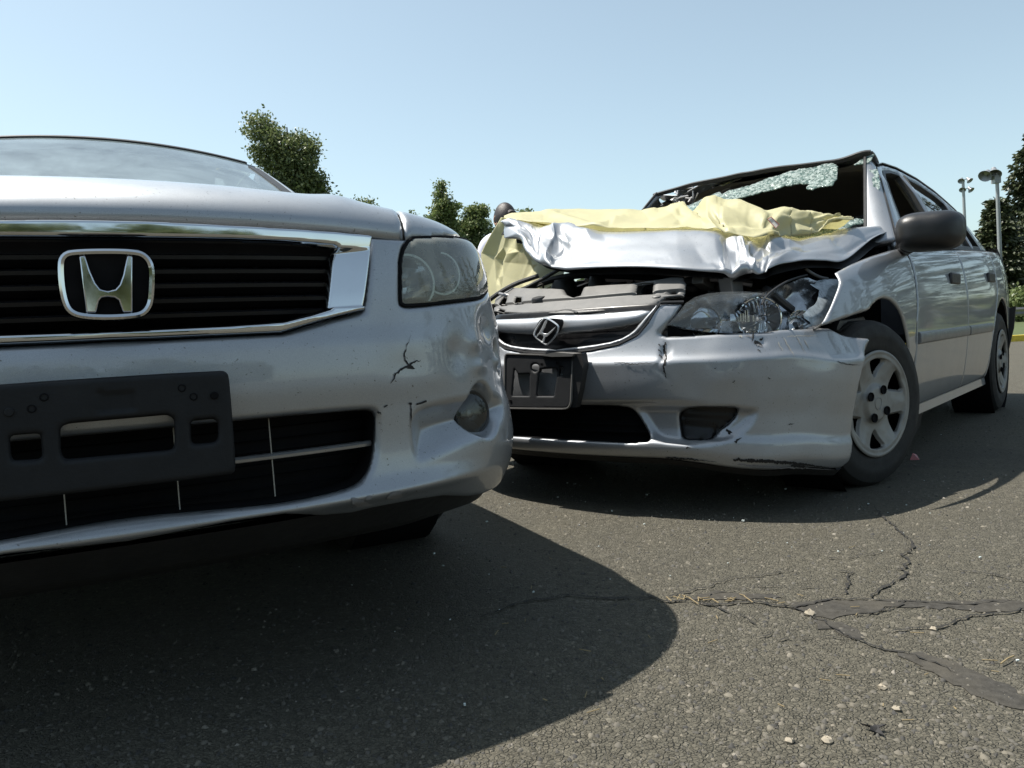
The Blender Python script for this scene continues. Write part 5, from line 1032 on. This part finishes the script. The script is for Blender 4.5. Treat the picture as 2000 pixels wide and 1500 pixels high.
# exposed stones of the worn surface near the camera
def gravel():
    N = 26000; r = np.random.default_rng(3)
    y = .9 + 6.5 * r.random(N) ** 1.7; x = (r.random(N) * 1.7 - .75) * (y * .9 + .4); s = .0018 + .0042 * r.random(N) ** 2.2
    base = np.array([(1, 0, 0), (-.5, .87, 0), (-.5, -.87, 0), (0, 0, 1), (.4, .5, .6), (-.6, .1, .6)]) * [1, 1, .55]
    base = np.array([(math.cos(a), math.sin(a), -.25) for a in np.arange(6) * PI / 3] + [(.55 * math.cos(a), .55 * math.sin(a), .5) for a in np.arange(3) * 2 * PI / 3 + .3])
    fc = [(i, (i + 1) % 6, 6 + i // 2) for i in range(6)] + [((2 * k + 2) % 6, 6 + (k + 1) % 3, 6 + k) for k in range(3)] + [(6, 7, 8)]
    fc = np.array(fc); an = r.random(N) * 6.28; ca, sa = np.cos(an), np.sin(an); st = .6 + .8 * r.random((N, 3))
    V = base[None] * st[:, None, :] * s[:, None, None]; V = V + r.normal(0, .15, V.shape) * s[:, None, None]
    X = V[..., 0] * ca[:, None] - V[..., 1] * sa[:, None] + x[:, None]; Y = V[..., 0] * sa[:, None] + V[..., 1] * ca[:, None] + y[:, None]; Z = V[..., 2] + .0005
    V = np.stack([X, Y, Z], -1).reshape(-1, 3); Fc = (fc[None] + (np.arange(N) * 9)[:, None, None]).reshape(-1, 3)
    mt, t, o = nmat('loose stone'); b = N_(t, 'BsdfPrincipled', Roughness=.85); gm = N_(t, 'NewGeometry')
    rr = ramp(t, gm.outputs['Random Per Island'], [(0., (.035, .034, .032)), (.5, (.085, .079, .067)), (.85, (.12, .108, .085)), (.97, (.15, .135, .105)), (1., (.22, .20, .17))]); t.links.new(rr.outputs[0], b.inputs['Base Color']); t.links.new(b.outputs[0], o.inputs[0])
    return tag(obj('gravel', V, Fc, mt, None, False), 'small worn stones standing out of the asphalt', 'gravel', kind='stuff')
gravel()
z4 = lambda pts: on_ground(np.array(pts, float) / 1.869 + [930, 900])
def crack(pts, w0, seed):
    r = np.random.default_rng(seed); P = resample(z4(pts)[:, :2], .012, False); n = len(P); t = np.gradient(P, axis=0); t /= np.linalg.norm(t, axis=1, keepdims=True); nn = np.stack([-t[:, 1], t[:, 0]], 1)
    off = np.cumsum(r.normal(0, .0035, n)); off -= np.linspace(off[0], off[-1], n); P = P + nn * off[:, None] + r.normal(0, .002, (n, 2))
    wd = w0 * np.clip(1 + .55 * r.normal(0, 1, n), .2, 2.2) * np.interp(np.linspace(0, 1, n), [0, .08, .9, 1], [.4, 1, .8, .2])
    A, B = P + nn * wd[:, None] / 2, P - nn * wd[:, None] / 2; mb = MB(); mb.strip(np.c_[A, np.full(n, .0045)], np.c_[B, np.full(n, .0045)]); o = mb.build('crack', M['crackmat'], g); return o
M['crackmat'] = simple('dirt filled crack', (.016, .015, .013), .95, var=.5, vs=90); M['tar'] = simple('tar crack filler', (.044, .042, .038), .9, var=.35, vs=60, bump=1.0, bs=160, spec=.12, dust=1.0, dustc=(.075, .068, .055))
cr = [([(20, 575), (180, 520), (330, 482), (440, 482), (560, 490), (660, 490), (690, 500), (750, 505), (800, 500), (860, 515), (1000, 502), (1060, 507), (1120, 525), (1200, 512), (1300, 497), (1440, 502), (1560, 512), (1800, 520), (2000, 515)], .010), ([(690, 500), (820, 470), (950, 430), (1100, 415), (1190, 400)], .006), ([(1440, 500), (1500, 460), (1560, 430), (1570, 380), (1550, 345), (1580, 320), (1560, 270), (1510, 230), (1480, 190), (1450, 170)], .012), ([(860, 530), (980, 570), (1020, 600)], .005), ([(1120, 525), (1180, 560), (1240, 590), (1330, 630), (1450, 680), (1520, 700), (1650, 740), (1750, 780)], .006), ([(1330, 490), (1340, 450), (1380, 410), (1280, 405)], .007), ([(1700, 390), (1760, 410), (1900, 430), (2000, 450)], .008), ([(2000, 540), (1900, 555), (1810, 565), (1730, 590), (1640, 610), (1540, 620), (1500, 640)], .008), ([(1360, 570), (1450, 555), (1550, 535), (1560, 510)], .006), ([(840, 500), (1000, 465), (1200, 470), (1320, 455)], .004), ([(1280, 360), (1400, 350), (1520, 330)], .005), ([(1090, 660), (1250, 640), (1380, 655)], .004), ([(1410, 790), (1500, 797)], .004), ([(1690, 915), (1760, 950)], .004), ([(1020, 650), (1060, 640), (1080, 630)], .005)]
for i, (p, w_) in enumerate(cr): crack(p, w_ * .62, 50 + i)
for i, p in enumerate([[(1130, 522), (1300, 507), (1500, 512), (1800, 515), (2010, 510), (2010, 555), (1850, 552), (1700, 540), (1545, 532), (1440, 555), (1330, 580), (1240, 575), (1160, 545)], [(1215, 578), (1330, 588), (1430, 640), (1425, 662), (1320, 632), (1250, 600)], [(1480, 682), (1600, 700), (1750, 738), (1850, 788), (2010, 850), (2010, 935), (1850, 872), (1700, 790), (1600, 742), (1500, 700)], [(720, 505), (860, 480), (1100, 490), (1110, 505), (900, 512)]]):
    q = resample(chaikin(z4(p)[:, :2], 2), .02); q = q + np.random.default_rng(i).normal(0, .006, q.shape); mb = MB(); mb.plate(np.c_[q, np.full(len(q), .0006)], (0, 0, .0012)); mb.build('tar_patch', M['tar'], g, smooth=False)
# scraps on the ground
straw = simple('dry straw', (.22, .17, .09), .8); bits = MB(); r_ = np.random.default_rng(8)
def scrap(name, px, shape, mat, label, cat, grp=None):
    P = z4([px])[0]; mb = MB(); shape(mb, P); o = mb.build(name, mat, None); return tag(o, label, cat, grp)
def stick(L, a): return lambda mb, P: mb.tube([P + [-L/2*math.cos(a), -L/2*math.sin(a), .006], P + [0, 0, .008], P + [L/2*math.cos(a), L/2*math.sin(a), .006]], .0016, 6)
for k in range(20):
    px = (690 + 450 * r_.random() ** 1.3, 502 + 18 * r_.random()); px = (px[0], px[1] + (px[0] - 690) * .03); a = r_.random() * 6.28; L = .012 + .025 * r_.random(); P = z4([px])[0]
    bits.tube([P + [-L/2*math.cos(a), -L/2*math.sin(a), .005], P + [L/2*math.cos(a), L/2*math.sin(a), .006 + .004 * r_.random()]], .0013, 5)
for k in range(60):
    px = (50 + 1900 * r_.random(), 250 + 750 * r_.random()); a = r_.random() * 6.28; L = .008 + .02 * r_.random(); P = z4([px])[0]
    if k % 2: bits.tube([P + [-L/2*math.cos(a), -L/2*math.sin(a), .005], P + [L/2*math.cos(a), L/2*math.sin(a), .006]], .001, 5)
tag(bits.build('straw_litter', straw, None), 'scattered short bits of dry straw lying along the asphalt crack', 'litter', kind='stuff')
def stone(s): 
    def f(mb, P):
        a = np.arange(7) * 2 * PI / 7; mb.lathe([(s * .8, 0), (s, s * .35), (s * .6, s * .75), (0, s * .8)], P, (0, 0, 1), 7); V = mb.V[-1]; V += np.random.default_rng(int(P[0] * 1e4) % 999).normal(0, s * .12, V.shape)
    return f
pale = simple('pale pebble', (.27, .235, .18), .8)
for px, s, lb in (((1145, 1028), .008, 'tan pebble on the asphalt beside the dark leaf'), ((1282, 1027), .009, 'pinkish tan pebble on asphalt close to the black leaf'), ((1482, 832), .008, 'white angular pebble on bare asphalt'), ((1218, 563), .012, 'cream angular stone at the tip of the tar patch'), ((1672, 618), .008, 'orange tan pebble at the end of a crack'), ((1535, 910), .008, 'tan stone by the long tar strip')):
    scrap('pebble', px, stone(s), pale, lb, 'pebble')
def star(mb, P):
    a = np.arange(10) * 2 * PI / 10; rr = np.where(np.arange(10) % 2, .007, .017) * (1 + .2 * np.sin(a * 3)); Q = np.stack([P[0] + rr * np.cos(a), P[1] + rr * np.sin(a), .006 + .004 * np.cos(a * 2)], 1); mb.plate(Q, (0, 0, .0015))
scrap('leaf_scrap', (1456, 990), star, M['crackblack'], 'black ragged leaf scrap lying on sunlit asphalt', 'leaf')
scrap('straw_stalk', (1940, 738), stick(.05, .6), straw, 'single pale straw stalk on asphalt past the tar strip', 'straw')
# broken glass and plastic under the wreck
rp = on_ground([(1787, 898)])[0]; mb = MB(); mb.add([rp + q for q in np.array([(-.022, 0, 0), (.016, -.008, 0), (.026, .016, 0), (-.008, .024, 0), (-.006, .006, .028), (.014, .012, .020)])], [(0, 1, 4), (1, 2, 5, 4), (2, 3, 5), (3, 0, 4, 5), (0, 3, 2, 1)]); tag(mb.build('lens_shard', M['red'], None, smooth=False), 'red broken lens shard on the ground behind the front tyre', 'shard')
sh = MB()
for k in range(130):
    c = FC.world(np.array([[r_.normal(.3, .7), r_.normal(.2, .75), .004]]))[0]; s = .0012 + .0032 * r_.random() ** 3; sh.box(c + [0, 0, s / 2], (s * 2, s * 1.3, s), Matrix.Rotation(r_.random() * 6, 3, 'Z'))
tag(sh.build('glass_crumbs', simple('glass crumbs', (.62, .68, .66), .1), None, smooth=False), 'tiny crumbs of broken glass sprinkled around the wrecked sedan', 'broken glass', kind='stuff')

# ------------------------------------------------------------------ far edge of the lot
grassm = simple('mown grass', (.055, .075, .022), .95, var=.35, vs=3.0, bump=.6, bs=60); yel = simple('yellow kerb paint', (.62, .46, .05), .7, var=.2)
yk = 17.5
obj_g = obj('grass_verge', [(-120, yk + .35, .10), (120, yk - 5.0, .10), (140, 220, .14), (-140, 220, .14)], [(0, 1, 2, 3)], grassm); tag(obj_g, kind='structure')
mb = MB(); a0, a1 = np.array([-120, yk + .20, 0]), np.array([120, yk - 5.15, 0]); dirk = (a1 - a0) / np.linalg.norm(a1 - a0); nk = np.array([-dirk[1], dirk[0], 0])
mb.plate([a0, a1, a1 + nk * .17, a0 + nk * .17], (0, 0, .115)); o = mb.build('kerb', yel, None, smooth=False); tag(o, kind='structure')
mb = MB(); rb = at_dist([(1925, 612)], 27.0)[0]; rail_dir = dirk
mb.sweep([rb - rail_dir * 10 + [0, 0, .0], rb + rail_dir * 30], np.tile(-nk, (2, 1)), [(-.15, 0), (-.08, .04), (0, .0), (.08, .04), (.15, 0), (.15, -.01), (-.15, -.01)])
gr = empty('guard_rail', (0, 0, 0)); tag(gr, 'galvanised steel guard rail at the back of the grass verge', 'guard rail'); o = mb.build('rail', M['steel'], gr)
for k in range(-3, 10):
    p = rb + rail_dir * (k * 3.0 + .5); mb = MB(); mb.box((p[0] + nk[0] * .08, p[1] + nk[1] * .08, (p[2] + .1) / 2 + .05), (.1, .1, p[2] + .1)); mb.build('post', M['steel'], gr, smooth=False)

# ------------------------------------------------------------------ trees
M['leaf'] = leafmat('broad leaves', (.07, .105, .035), (.21, .24, .10)); M['leaf2'] = leafmat('pale broad leaves', (.09, .135, .04), (.23, .27, .11)); M['needle'] = leafmat('spruce needles', (.028, .042, .018), (.075, .088, .036), .15); M['bark'] = simple('bark', (.10, .08, .06), .95, var=.3, vs=20, bump=.6, bs=40)
def leaves(C, n, size, r, up=.25):
    """n small folded leaves scattered about the centres C"""
    k = len(C); q = C[r.integers(0, k, n)] if n != k else C
    d = r.normal(0, 1, (n, 3)); d[:, 2] -= up; d /= np.linalg.norm(d, axis=1, keepdims=True); e = np.cross(d, r.normal(0, 1, (n, 3))); e /= np.linalg.norm(e, axis=1, keepdims=True); nn = np.cross(d, e)
    s = size * (.6 + .8 * r.random(n))[:, None]
    V = np.stack([q, q + d * s * .5 + e * s * .28 + nn * s * .08, q + d * s, q + d * s * .5 - e * s * .28 + nn * s * .08], 1).reshape(-1, 3)
    return V, np.arange(4 * n).reshape(-1, 4)
def broadleaf(name, label, base, lobes, nclump, nleaf, size, mat, seed, group=None, spread=.22):
    """lobes: (dx, dy, z, rx, ry, rz) about the base"""
    r = np.random.default_rng(seed); t = empty(name, (base[0], base[1], 0)); tag(t, label, 'tree', group)
    C = []; lob = np.array(lobes, float); wts = lob[:, 3] * lob[:, 4] * lob[:, 5]; pick = r.choice(len(lob), nclump, p=wts / wts.sum())
    for i in pick:
        L = lob[i]; d = r.normal(0, 1, 3); d /= np.linalg.norm(d); rad = r.random() ** .42; C.append(L[:3] + d * rad * L[3:])
    C = np.array(C); per = r.integers(0, nclump, nleaf); P = C[per] + r.normal(0, spread, (nleaf, 3)) * [1, 1, .7]
    V, Fc = leaves(P, nleaf, size, r); obj('crown', V, Fc, mat, t, False)
    top = lob[:, 2].max(); tr = MB(); low = lob[:, 2].min(); tr.tube([(0, 0, -.05), (.03, .0, low * .5), (.0, .05, low), (.02, 0, (low + top) / 2), (0, 0, top)], [.16, .13, .11, .07, .02], 10)
    for i in r.choice(nclump, min(26, nclump), False):
        c = C[i]; z0 = max(low * .6, c[2] - .5 - np.hypot(c[0], c[1]) * .6); tr.tube([(0, 0, z0), c * [.5, .5, 0] + [0, 0, (z0 + c[2]) / 2 + .1], c], [.045, .03, .010], 6)
    tr.build('trunk', M['bark'], t); return t
def gp_(px, dist): p = at_dist([(px, 620)], dist)[0]; return p
def zt_(py, px, dist): return float(at_dist([(px, py)], dist)[0][2])
D1 = 26.; b1 = gp_(585, D1); m1 = D1 / FPX
broadleaf('broadleaf_tree', 'tall narrow leafy tree standing alone behind the silver sedan', b1, [((528 - 572) * m1, 0, zt_(250, 528, D1), .50, .6, .62), ((545 - 572) * m1, 0, zt_(300, 545, D1), .72, .8, .75), ((595 - 572) * m1, 0, zt_(315, 595, D1), .62, .7, 1.0), ((575 - 572) * m1, 0, zt_(375, 575, D1), 1.0, .9, .8), ((600 - 572) * m1, .1, zt_(370, 600, D1), .65, .7, .7), ((575 - 572) * m1, 0, zt_(450, 575, D1), 1.0, 1.0, .9)], 520, 30000, .105, M['leaf'], 1, 'broadleaf trees behind the cars', .14)
D2 = 31.; b2 = gp_(690, D2)
broadleaf('broadleaf_tree', 'low leafy tree crown peeping over the hood of the silver sedan', b2, [(-.6, 0, zt_(398, 665, D2), .5, .5, .42), (.1, 0, zt_(410, 690, D2), .9, .6, .35), (.8, 0, zt_(402, 715, D2), .35, .5, .18), (0, 0, zt_(460, 690, D2), 1.3, .9, .8)], 180, 11000, .11, M['leaf'], 2, 'broadleaf trees behind the cars', .12)
D3 = 30.; b3 = gp_(878, D3); m3 = D3 / FPX
broadleaf('broadleaf_tree', 'young leafy tree with a pointed leader, behind the tall headlight', b3, [((876 - 878) * m3, 0, zt_(378, 876, D3), .22, .3, .42), (0, 0, zt_(410, 880, D3), .5, .5, .5), (-.1, 0, zt_(440, 872, D3), .6, .5, .5), (0, 0, zt_(490, 880, D3), .8, .7, .8)], 240, 20000, .11, M['leaf2'], 3, 'broadleaf trees behind the cars', .10)
b4 = gp_(932, D3 + 1)
broadleaf('broadleaf_tree', 'bushy young leafy tree beside the head of the standing person', b4, [(-.15, 0, zt_(402, 925, D3), .42, .4, .3), (.25, 0, zt_(405, 948, D3), .4, .4, .28), (0, 0, zt_(440, 930, D3), .75, .6, .5), (0, 0, zt_(500, 930, D3), .8, .7, .8)], 240, 20000, .11, M['leaf2'], 4, 'broadleaf trees behind the cars', .10)
b5 = gp_(1030, 36)
broadleaf('broadleaf_tree', 'small leafy treetop just showing over the yellow sheet', b5, [(0, 0, zt_(416, 1032, 36), .35, .4, .22), (0, 0, zt_(450, 1030, 36), .8, .6, .5)], 80, 2600, .14, M['leaf2'], 5, 'broadleaf trees behind the cars', .10)
b6 = gp_(822, 40)
broadleaf('broadleaf_tree', 'tiny twiggy treetop above the front wing of the silver sedan', b6, [(0, 0, zt_(418, 820, 40), .16, .2, .14), (0, 0, zt_(460, 822, 40), .7, .6, .6)], 60, 1600, .13, M['leaf'], 6, 'broadleaf trees behind the cars', .10)
def spruce(label, base, H, R, seed, group, nb=170, dens=46):
    r = np.random.default_rng(seed); t = empty('spruce_tree', (base[0], base[1], 0)); tag(t, label, 'tree', group); tr = MB(); tr.tube([(0, 0, 0), (0, 0, H * .5), (0, 0, H)], [.22, .13, .02], 8)
    P = []; Dr = []
    for k in range(nb):
        z = H * (.04 + .95 * (k + r.random()) / nb); L = R * (1 - z / H) ** .8 * (.75 + .4 * r.random()) + .12; a = r.random() * 6.28; dr = np.array([math.cos(a), math.sin(a), 0])
        s = np.linspace(.1, 1, 6); droop = -.30 * L * s ** 1.6 + .20 * L * s ** 3; pts = np.array([dr * L * q + [0, 0, z + dz] for q, dz in zip(s, droop)]); tr.tube(pts, np.linspace(.022, .005, 6), 4, False)
        n = int(dens * (.4 + L)); q = r.random(n) ** .7; c = np.stack([np.interp(q, s, pts[:, j]) for j in range(3)], 1); lat = np.cross(dr, [0, 0, 1.]); wv = (r.random(n) - .5) * 2 * (.10 + .22 * L * (1 - q) + .05); c = c + lat * wv[:, None] + [0, 0, -.04] + r.normal(0, .05, (n, 3)); P.append(c); Dr.append(np.tile(dr * .8, (n, 1)) + lat * np.sign(wv)[:, None] * .6 + [0, 0, -.45])
    P = np.vstack(P); Dr = np.vstack(Dr) + r.normal(0, .35, P.shape); Dr /= np.linalg.norm(Dr, axis=1, keepdims=True); n = len(P); e = np.cross(Dr, r.normal(0, 1, (n, 3))); e /= np.linalg.norm(e, axis=1, keepdims=True); s = (.16 + .14 * r.random(n))[:, None]
    V = np.stack([P, P + Dr * s * .6 + e * s * .22, P + Dr * s, P + Dr * s * .6 - e * s * .22], 1).reshape(-1, 3); obj('crown', V, np.arange(4 * n).reshape(-1, 4), M['needle'], t, False); tr.build('trunk', M['bark'], t); return t
for k, (px, d, top, R, lb) in enumerate([(1948, 33, 385, 1.55, 'dark spruce with a blunt top behind the tall lamp post'), (2030, 35, 245, 3.0, 'tall dark spruce rising highest beyond the grass verge'), (1985, 40, 470, 2.4, 'squat dark spruce filling the gap behind its taller neighbours')]):
    b = gp_(px, d); spruce(lb, b, zt_(top, min(px, 2000), d), R, 20 + k, 'spruces beyond the verge', nb=190, dens=60)
for k, (px, d, h) in enumerate([(1975, 29.5, 1.25), (2008, 29.0, 1.5)]):
    b = gp_(px, d); r = np.random.default_rng(60 + k); t = empty('hedge_shrub', (b[0], b[1], 0)); tag(t, ['bright green shrub at the foot of the spruces behind the rail', 'larger bright green shrub past the lamp post foot'][k], 'shrub', 'shrubs behind the guard rail'); P = r.normal(0, 1, (1500, 3)); P /= np.linalg.norm(P, axis=1, keepdims=True); P = P * (r.random(1500) ** .4)[:, None] * [.8, .6, h * .5] + [0, 0, h * .5]
    V, Fc = leaves(P, 1500, .14, r); obj('crown', V, Fc, M['leaf2'], t, False); mb = MB(); mb.tube([(0, 0, 0), (0, 0, h * .6)], .03, 6); mb.build('stem', M['bark'], t)
# the rest of the park, behind the camera and to its right: seen only mirrored in the paint and chrome
for k in range(9):
    a = math.radians(39 + k * 5.2); d = 33 + 4 * math.sin(k * 2.1); spruce('dark spruce in the row beyond the verge, number %s along' % ['one', 'two', 'three', 'four', 'five', 'six', 'seven', 'eight', 'nine'][k] if False else 'dark spruce of the long row right of the lamp posts', (d * math.sin(a), d * math.cos(a)), 11.5 + 2.0 * math.sin(k * 1.7), 3.4, 80 + k, 'long spruce row', nb=90, dens=34)
for k in range(9):
    x = -20 + k * 5.6; y = -24 - 3 * math.sin(k * 1.9); broadleaf('broadleaf_tree', 'leafy park tree in the row facing the two cars', (x, y), [(0, 0, 2.6, 3.2, 2.4, 1.9), (.5, 0, 4.9, 2.6, 2.0, 1.5 + .4 * math.sin(k))], 90, 4200, .45, M['leaf'], 120 + k, 'park trees facing the cars', .45)

# a far wood closes the horizon
rw = np.random.default_rng(300); nW = 9000; xw = rw.uniform(-95, 100, nW); top_w = 4.2 + 1.6 * np.sin(xw * .21) + 1.1 * np.sin(xw * .67 + 1)
Pw = np.stack([xw, 85 + rw.normal(0, 3, nW) - .02 * xw, rw.random(nW) ** .8 * top_w], 1); Vw, Fw = leaves(Pw, nW, 1.1, rw)
tag(obj('distant_wood', Vw, Fw, M['leaf'], None, False), 'far dark green belt of trees along the horizon', 'wood', kind='stuff')

# ------------------------------------------------------------------ floodlight masts
galv = simple('galvanised mast', (.36, .37, .38), .5, .5, var=.1)
def mast(label, px, dist, topy, r0, r1, lamps):
    b = gp_(px, dist); H = zt_(topy, px, dist); t = empty('floodlight_mast', (b[0], b[1], 0)); tag(t, label, 'lamp post'); mb = MB(); lean = -H * .028
    mb.tube([(0, 0, 0), (lean * .5, 0, H * .5), (lean, 0, H)], [r0, (r0 + r1) / 2, r1], 14); mb.build('pole', galv, t)
    for (dx, dz, s, tilt) in lamps:
        mb = MB(); ax = np.array([math.sin(tilt) * (-1 if dx < 0 else .6), -.6, -.75]); c = np.array([lean + dx, -.05, H + dz]); mb.lathe([(s * .35, -s * .9), (s * .45, -s * .4), (s, s * .5), (s * .97, s * .52), (s * .4, -.3 * s), (0, -.35 * s)], c, ax, 18, cap0=True); f = mb.build('floodlight', simple('lamp shade', (.30, .31, .32), .4, .5), t)
        mb = MB(); mb.tube([(lean, 0, H + dz), c - ax / np.linalg.norm(ax) * s * .7], .03, 6); mb.build('lamp_arm', galv, f)
    return t
D = 55.; k = D / FPX
mast('slim distant mast carrying four floodlights in two pairs', 1892, D, 352, .13, .09, [(-.14, .02, .22, .5), (.38, .02, .22, .5), (-.06, -.58, .22, .5), (.46, -.62, .22, .5)])
t2 = mast('thick grey lamp post with two shades at its top, in front of the spruces', 1958, 32., 337, .095, .065, [(-.46, -.05, .25, .9), (-.14, .0, .27, .3)])
mb = MB(); mb.box((-.20, 0, zt_(350, 1958, 32.)), (.25, .25, .3)); mb.build('ballast_box', galv, t2)

# ------------------------------------------------------------------ person behind the wreck
def person():
    c = at_dist([(992, 500)], 5.9)[0]; t = empty('person', (c[0], c[1], 0), math.radians(22)); tag(t, 'person in a pale lavender shirt standing with their back turned behind the yellow sheet', 'person')
    skin = simple('skin', (.42, .25, .17), .55, var=.06); H = 1.575
    J = dict(pel=(0, 0, .86), ab=(0, .0, 1.0), ch=(0, .01, 1.17), nb=(0, .0, 1.315), nk=(0, .01, 1.37), hd=(0, .02, 1.46), ls=(.165, 0, 1.275), le=(.21, .03, 1.03), lw=(.20, .14, .83), lh=(.20, .18, .76), rs=(-.165, 0, 1.275), re=(-.21, .02, 1.03), rw=(-.20, .12, .82), rh=(-.20, .16, .75), lk=(.10, .02, .47), la=(.10, -.02, .08), lt=(.11, .13, .03), rk=(-.10, .0, .47), ra=(-.10, -.04, .08), rt=(-.11, .11, .03), lhp=(.09, 0, .84), rhp=(-.09, 0, .84))
    Rd = dict(pel=.14, ab=.125, ch=.145, nb=.075, nk=.055, hd=.05, ls=.07, le=.045, lw=.03, lh=.03, rs=.07, re=.045, rw=.03, rh=.03, lk=.058, la=.04, lt=.035, rk=.058, ra=.04, rt=.035, lhp=.095, rhp=.095)
    E = [('pel', 'ab'), ('ab', 'ch'), ('ch', 'nb'), ('nb', 'nk'), ('nk', 'hd'), ('nb', 'ls'), ('ls', 'le'), ('le', 'lw'), ('lw', 'lh'), ('nb', 'rs'), ('rs', 're'), ('re', 'rw'), ('rw', 'rh'), ('pel', 'lhp'), ('lhp', 'lk'), ('lk', 'la'), ('la', 'lt'), ('pel', 'rhp'), ('rhp', 'rk'), ('rk', 'ra'), ('ra', 'rt')]
    def skinned(name, keys, grow, mat, root, level=2):
        ks = list(keys); me = bpy.data.meshes.new(name); me.from_pydata([J[k] for k in ks], [(ks.index(a), ks.index(b)) for a, b in E if a in ks and b in ks], []); me.update(); o = bpy.data.objects.new(name, me); col.objects.link(o); o.parent = t; md = o.modifiers.new('skin', 'SKIN'); md.use_smooth_shade = True
        for i, k in enumerate(ks): v = me.skin_vertices[0].data[i]; v.radius = (Rd[k] * grow * (1.15 if k in ('ch', 'pel', 'ab') else 1), Rd[k] * grow * (.8 if k in ('ch', 'pel', 'ab') else 1)); v.use_root = k == root
        sd = o.modifiers.new('sub', 'SUBSURF'); sd.levels = sd.render_levels = level; me.materials.append(mat); return o
    skinned('body', J.keys(), 1.0, skin, 'pel')
    skinned('shirt', ['pel', 'ab', 'ch', 'nb', 'ls', 'le', 'rs', 're'], 1.13, clothmat('pale lavender shirt', (.62, .62, .74), .1, .8), 'pel'); skinned('trousers', ['pel', 'lhp', 'lk', 'la', 'rhp', 'rk', 'ra'], 1.12, clothmat('dark trousers', (.04, .05, .08), 0, .9), 'pel')
    U_, V_ = np.meshgrid(np.linspace(0, 2 * PI, 33)[:-1], np.linspace(0, PI, 20), indexing='ij'); x, y, z = np.sin(V_) * np.cos(U_), np.sin(V_) * np.sin(U_), np.cos(V_)
    taper = 1 - .22 * np.clip(-z, 0, 1); X = .073 * x * taper; Y = .093 * y * taper + .012 * np.clip(-z, 0, 1); Z = .115 * z; Y = Y + .016 * np.exp(-((x / .18) ** 2 + ((z + .12) / .22) ** 2)) * (y > 0)
    idx = np.arange(32 * 20).reshape(32, 20); j = np.roll(idx, -1, 0); F4 = np.stack([idx[:, :-1], idx[:, 1:], j[:, 1:], j[:, :-1]], -1).reshape(-1, 4); hc = np.array([0, .025, 1.462])
    head = obj('head', np.stack([X, Y, Z], -1).reshape(-1, 3) + hc, F4, skin, t)
    hair_m = simple('dark hair', (.022, .016, .013), .5, var=.5, vs=90, bump=1.0, bs=260); hx = np.stack([X * 1.13, Y * 1.12 - .006, Z * 1.08], -1).reshape(-1, 3) + hc; rad = (y < .72) | (z > .55); kf = (rad & (z > -.62)).ravel()[F4].all(1); ho = obj('hair', hx, F4[kf], hair_m, t); sm = ho.modifiers.new('s', 'SOLIDIFY'); sm.thickness = .012
    for s in (1, -1):
        mb = MB(); a = np.linspace(0, 2 * PI, 17)[:-1]; mb.tube(np.stack([s * (.076 + .006 * np.cos(a)) , .015 + .017 * np.cos(a), 1.455 + .03 * np.sin(a)], 1), .006, 6, False); mb.build('ear', skin, head)
        mb = MB(); mb.lathe([(0, .006), (.009, .003), (.011, 0)], (s * .030, .107, 1.468), (0, 1, 0), 12); mb.build('eye', simple('eye', (.5, .5, .48), .2), head)
        for q in range(5):
            b0 = np.array(J['lh' if s > 0 else 'rh']); mb = MB(); dx = (q - 2) * .016; L = (.045, .07, .075, .07, .055)[q]; mb.tube([b0 + [0, dx, -.01], b0 + [-s * .01, dx + .005, -.03 - L * .5], b0 + [-s * .025, dx + .01, -.025 - L]], [.009, .008, .006], 8); mb.build('finger', skin, t)
    mb = MB(); mb.box((0, .112, 1.415), (.045, .008, .008)); mb.build('mouth', simple('lips', (.33, .13, .11), .5), head, bevel=.003)
    tl = MB(); tl.tube([(0, -.085, 1.50), (0, -.12, 1.49), (0, -.12, 1.42), (0, -.10, 1.34)], [.02, .03, .024, .008], 10); tl.build('ponytail', hair_m, t)
person()
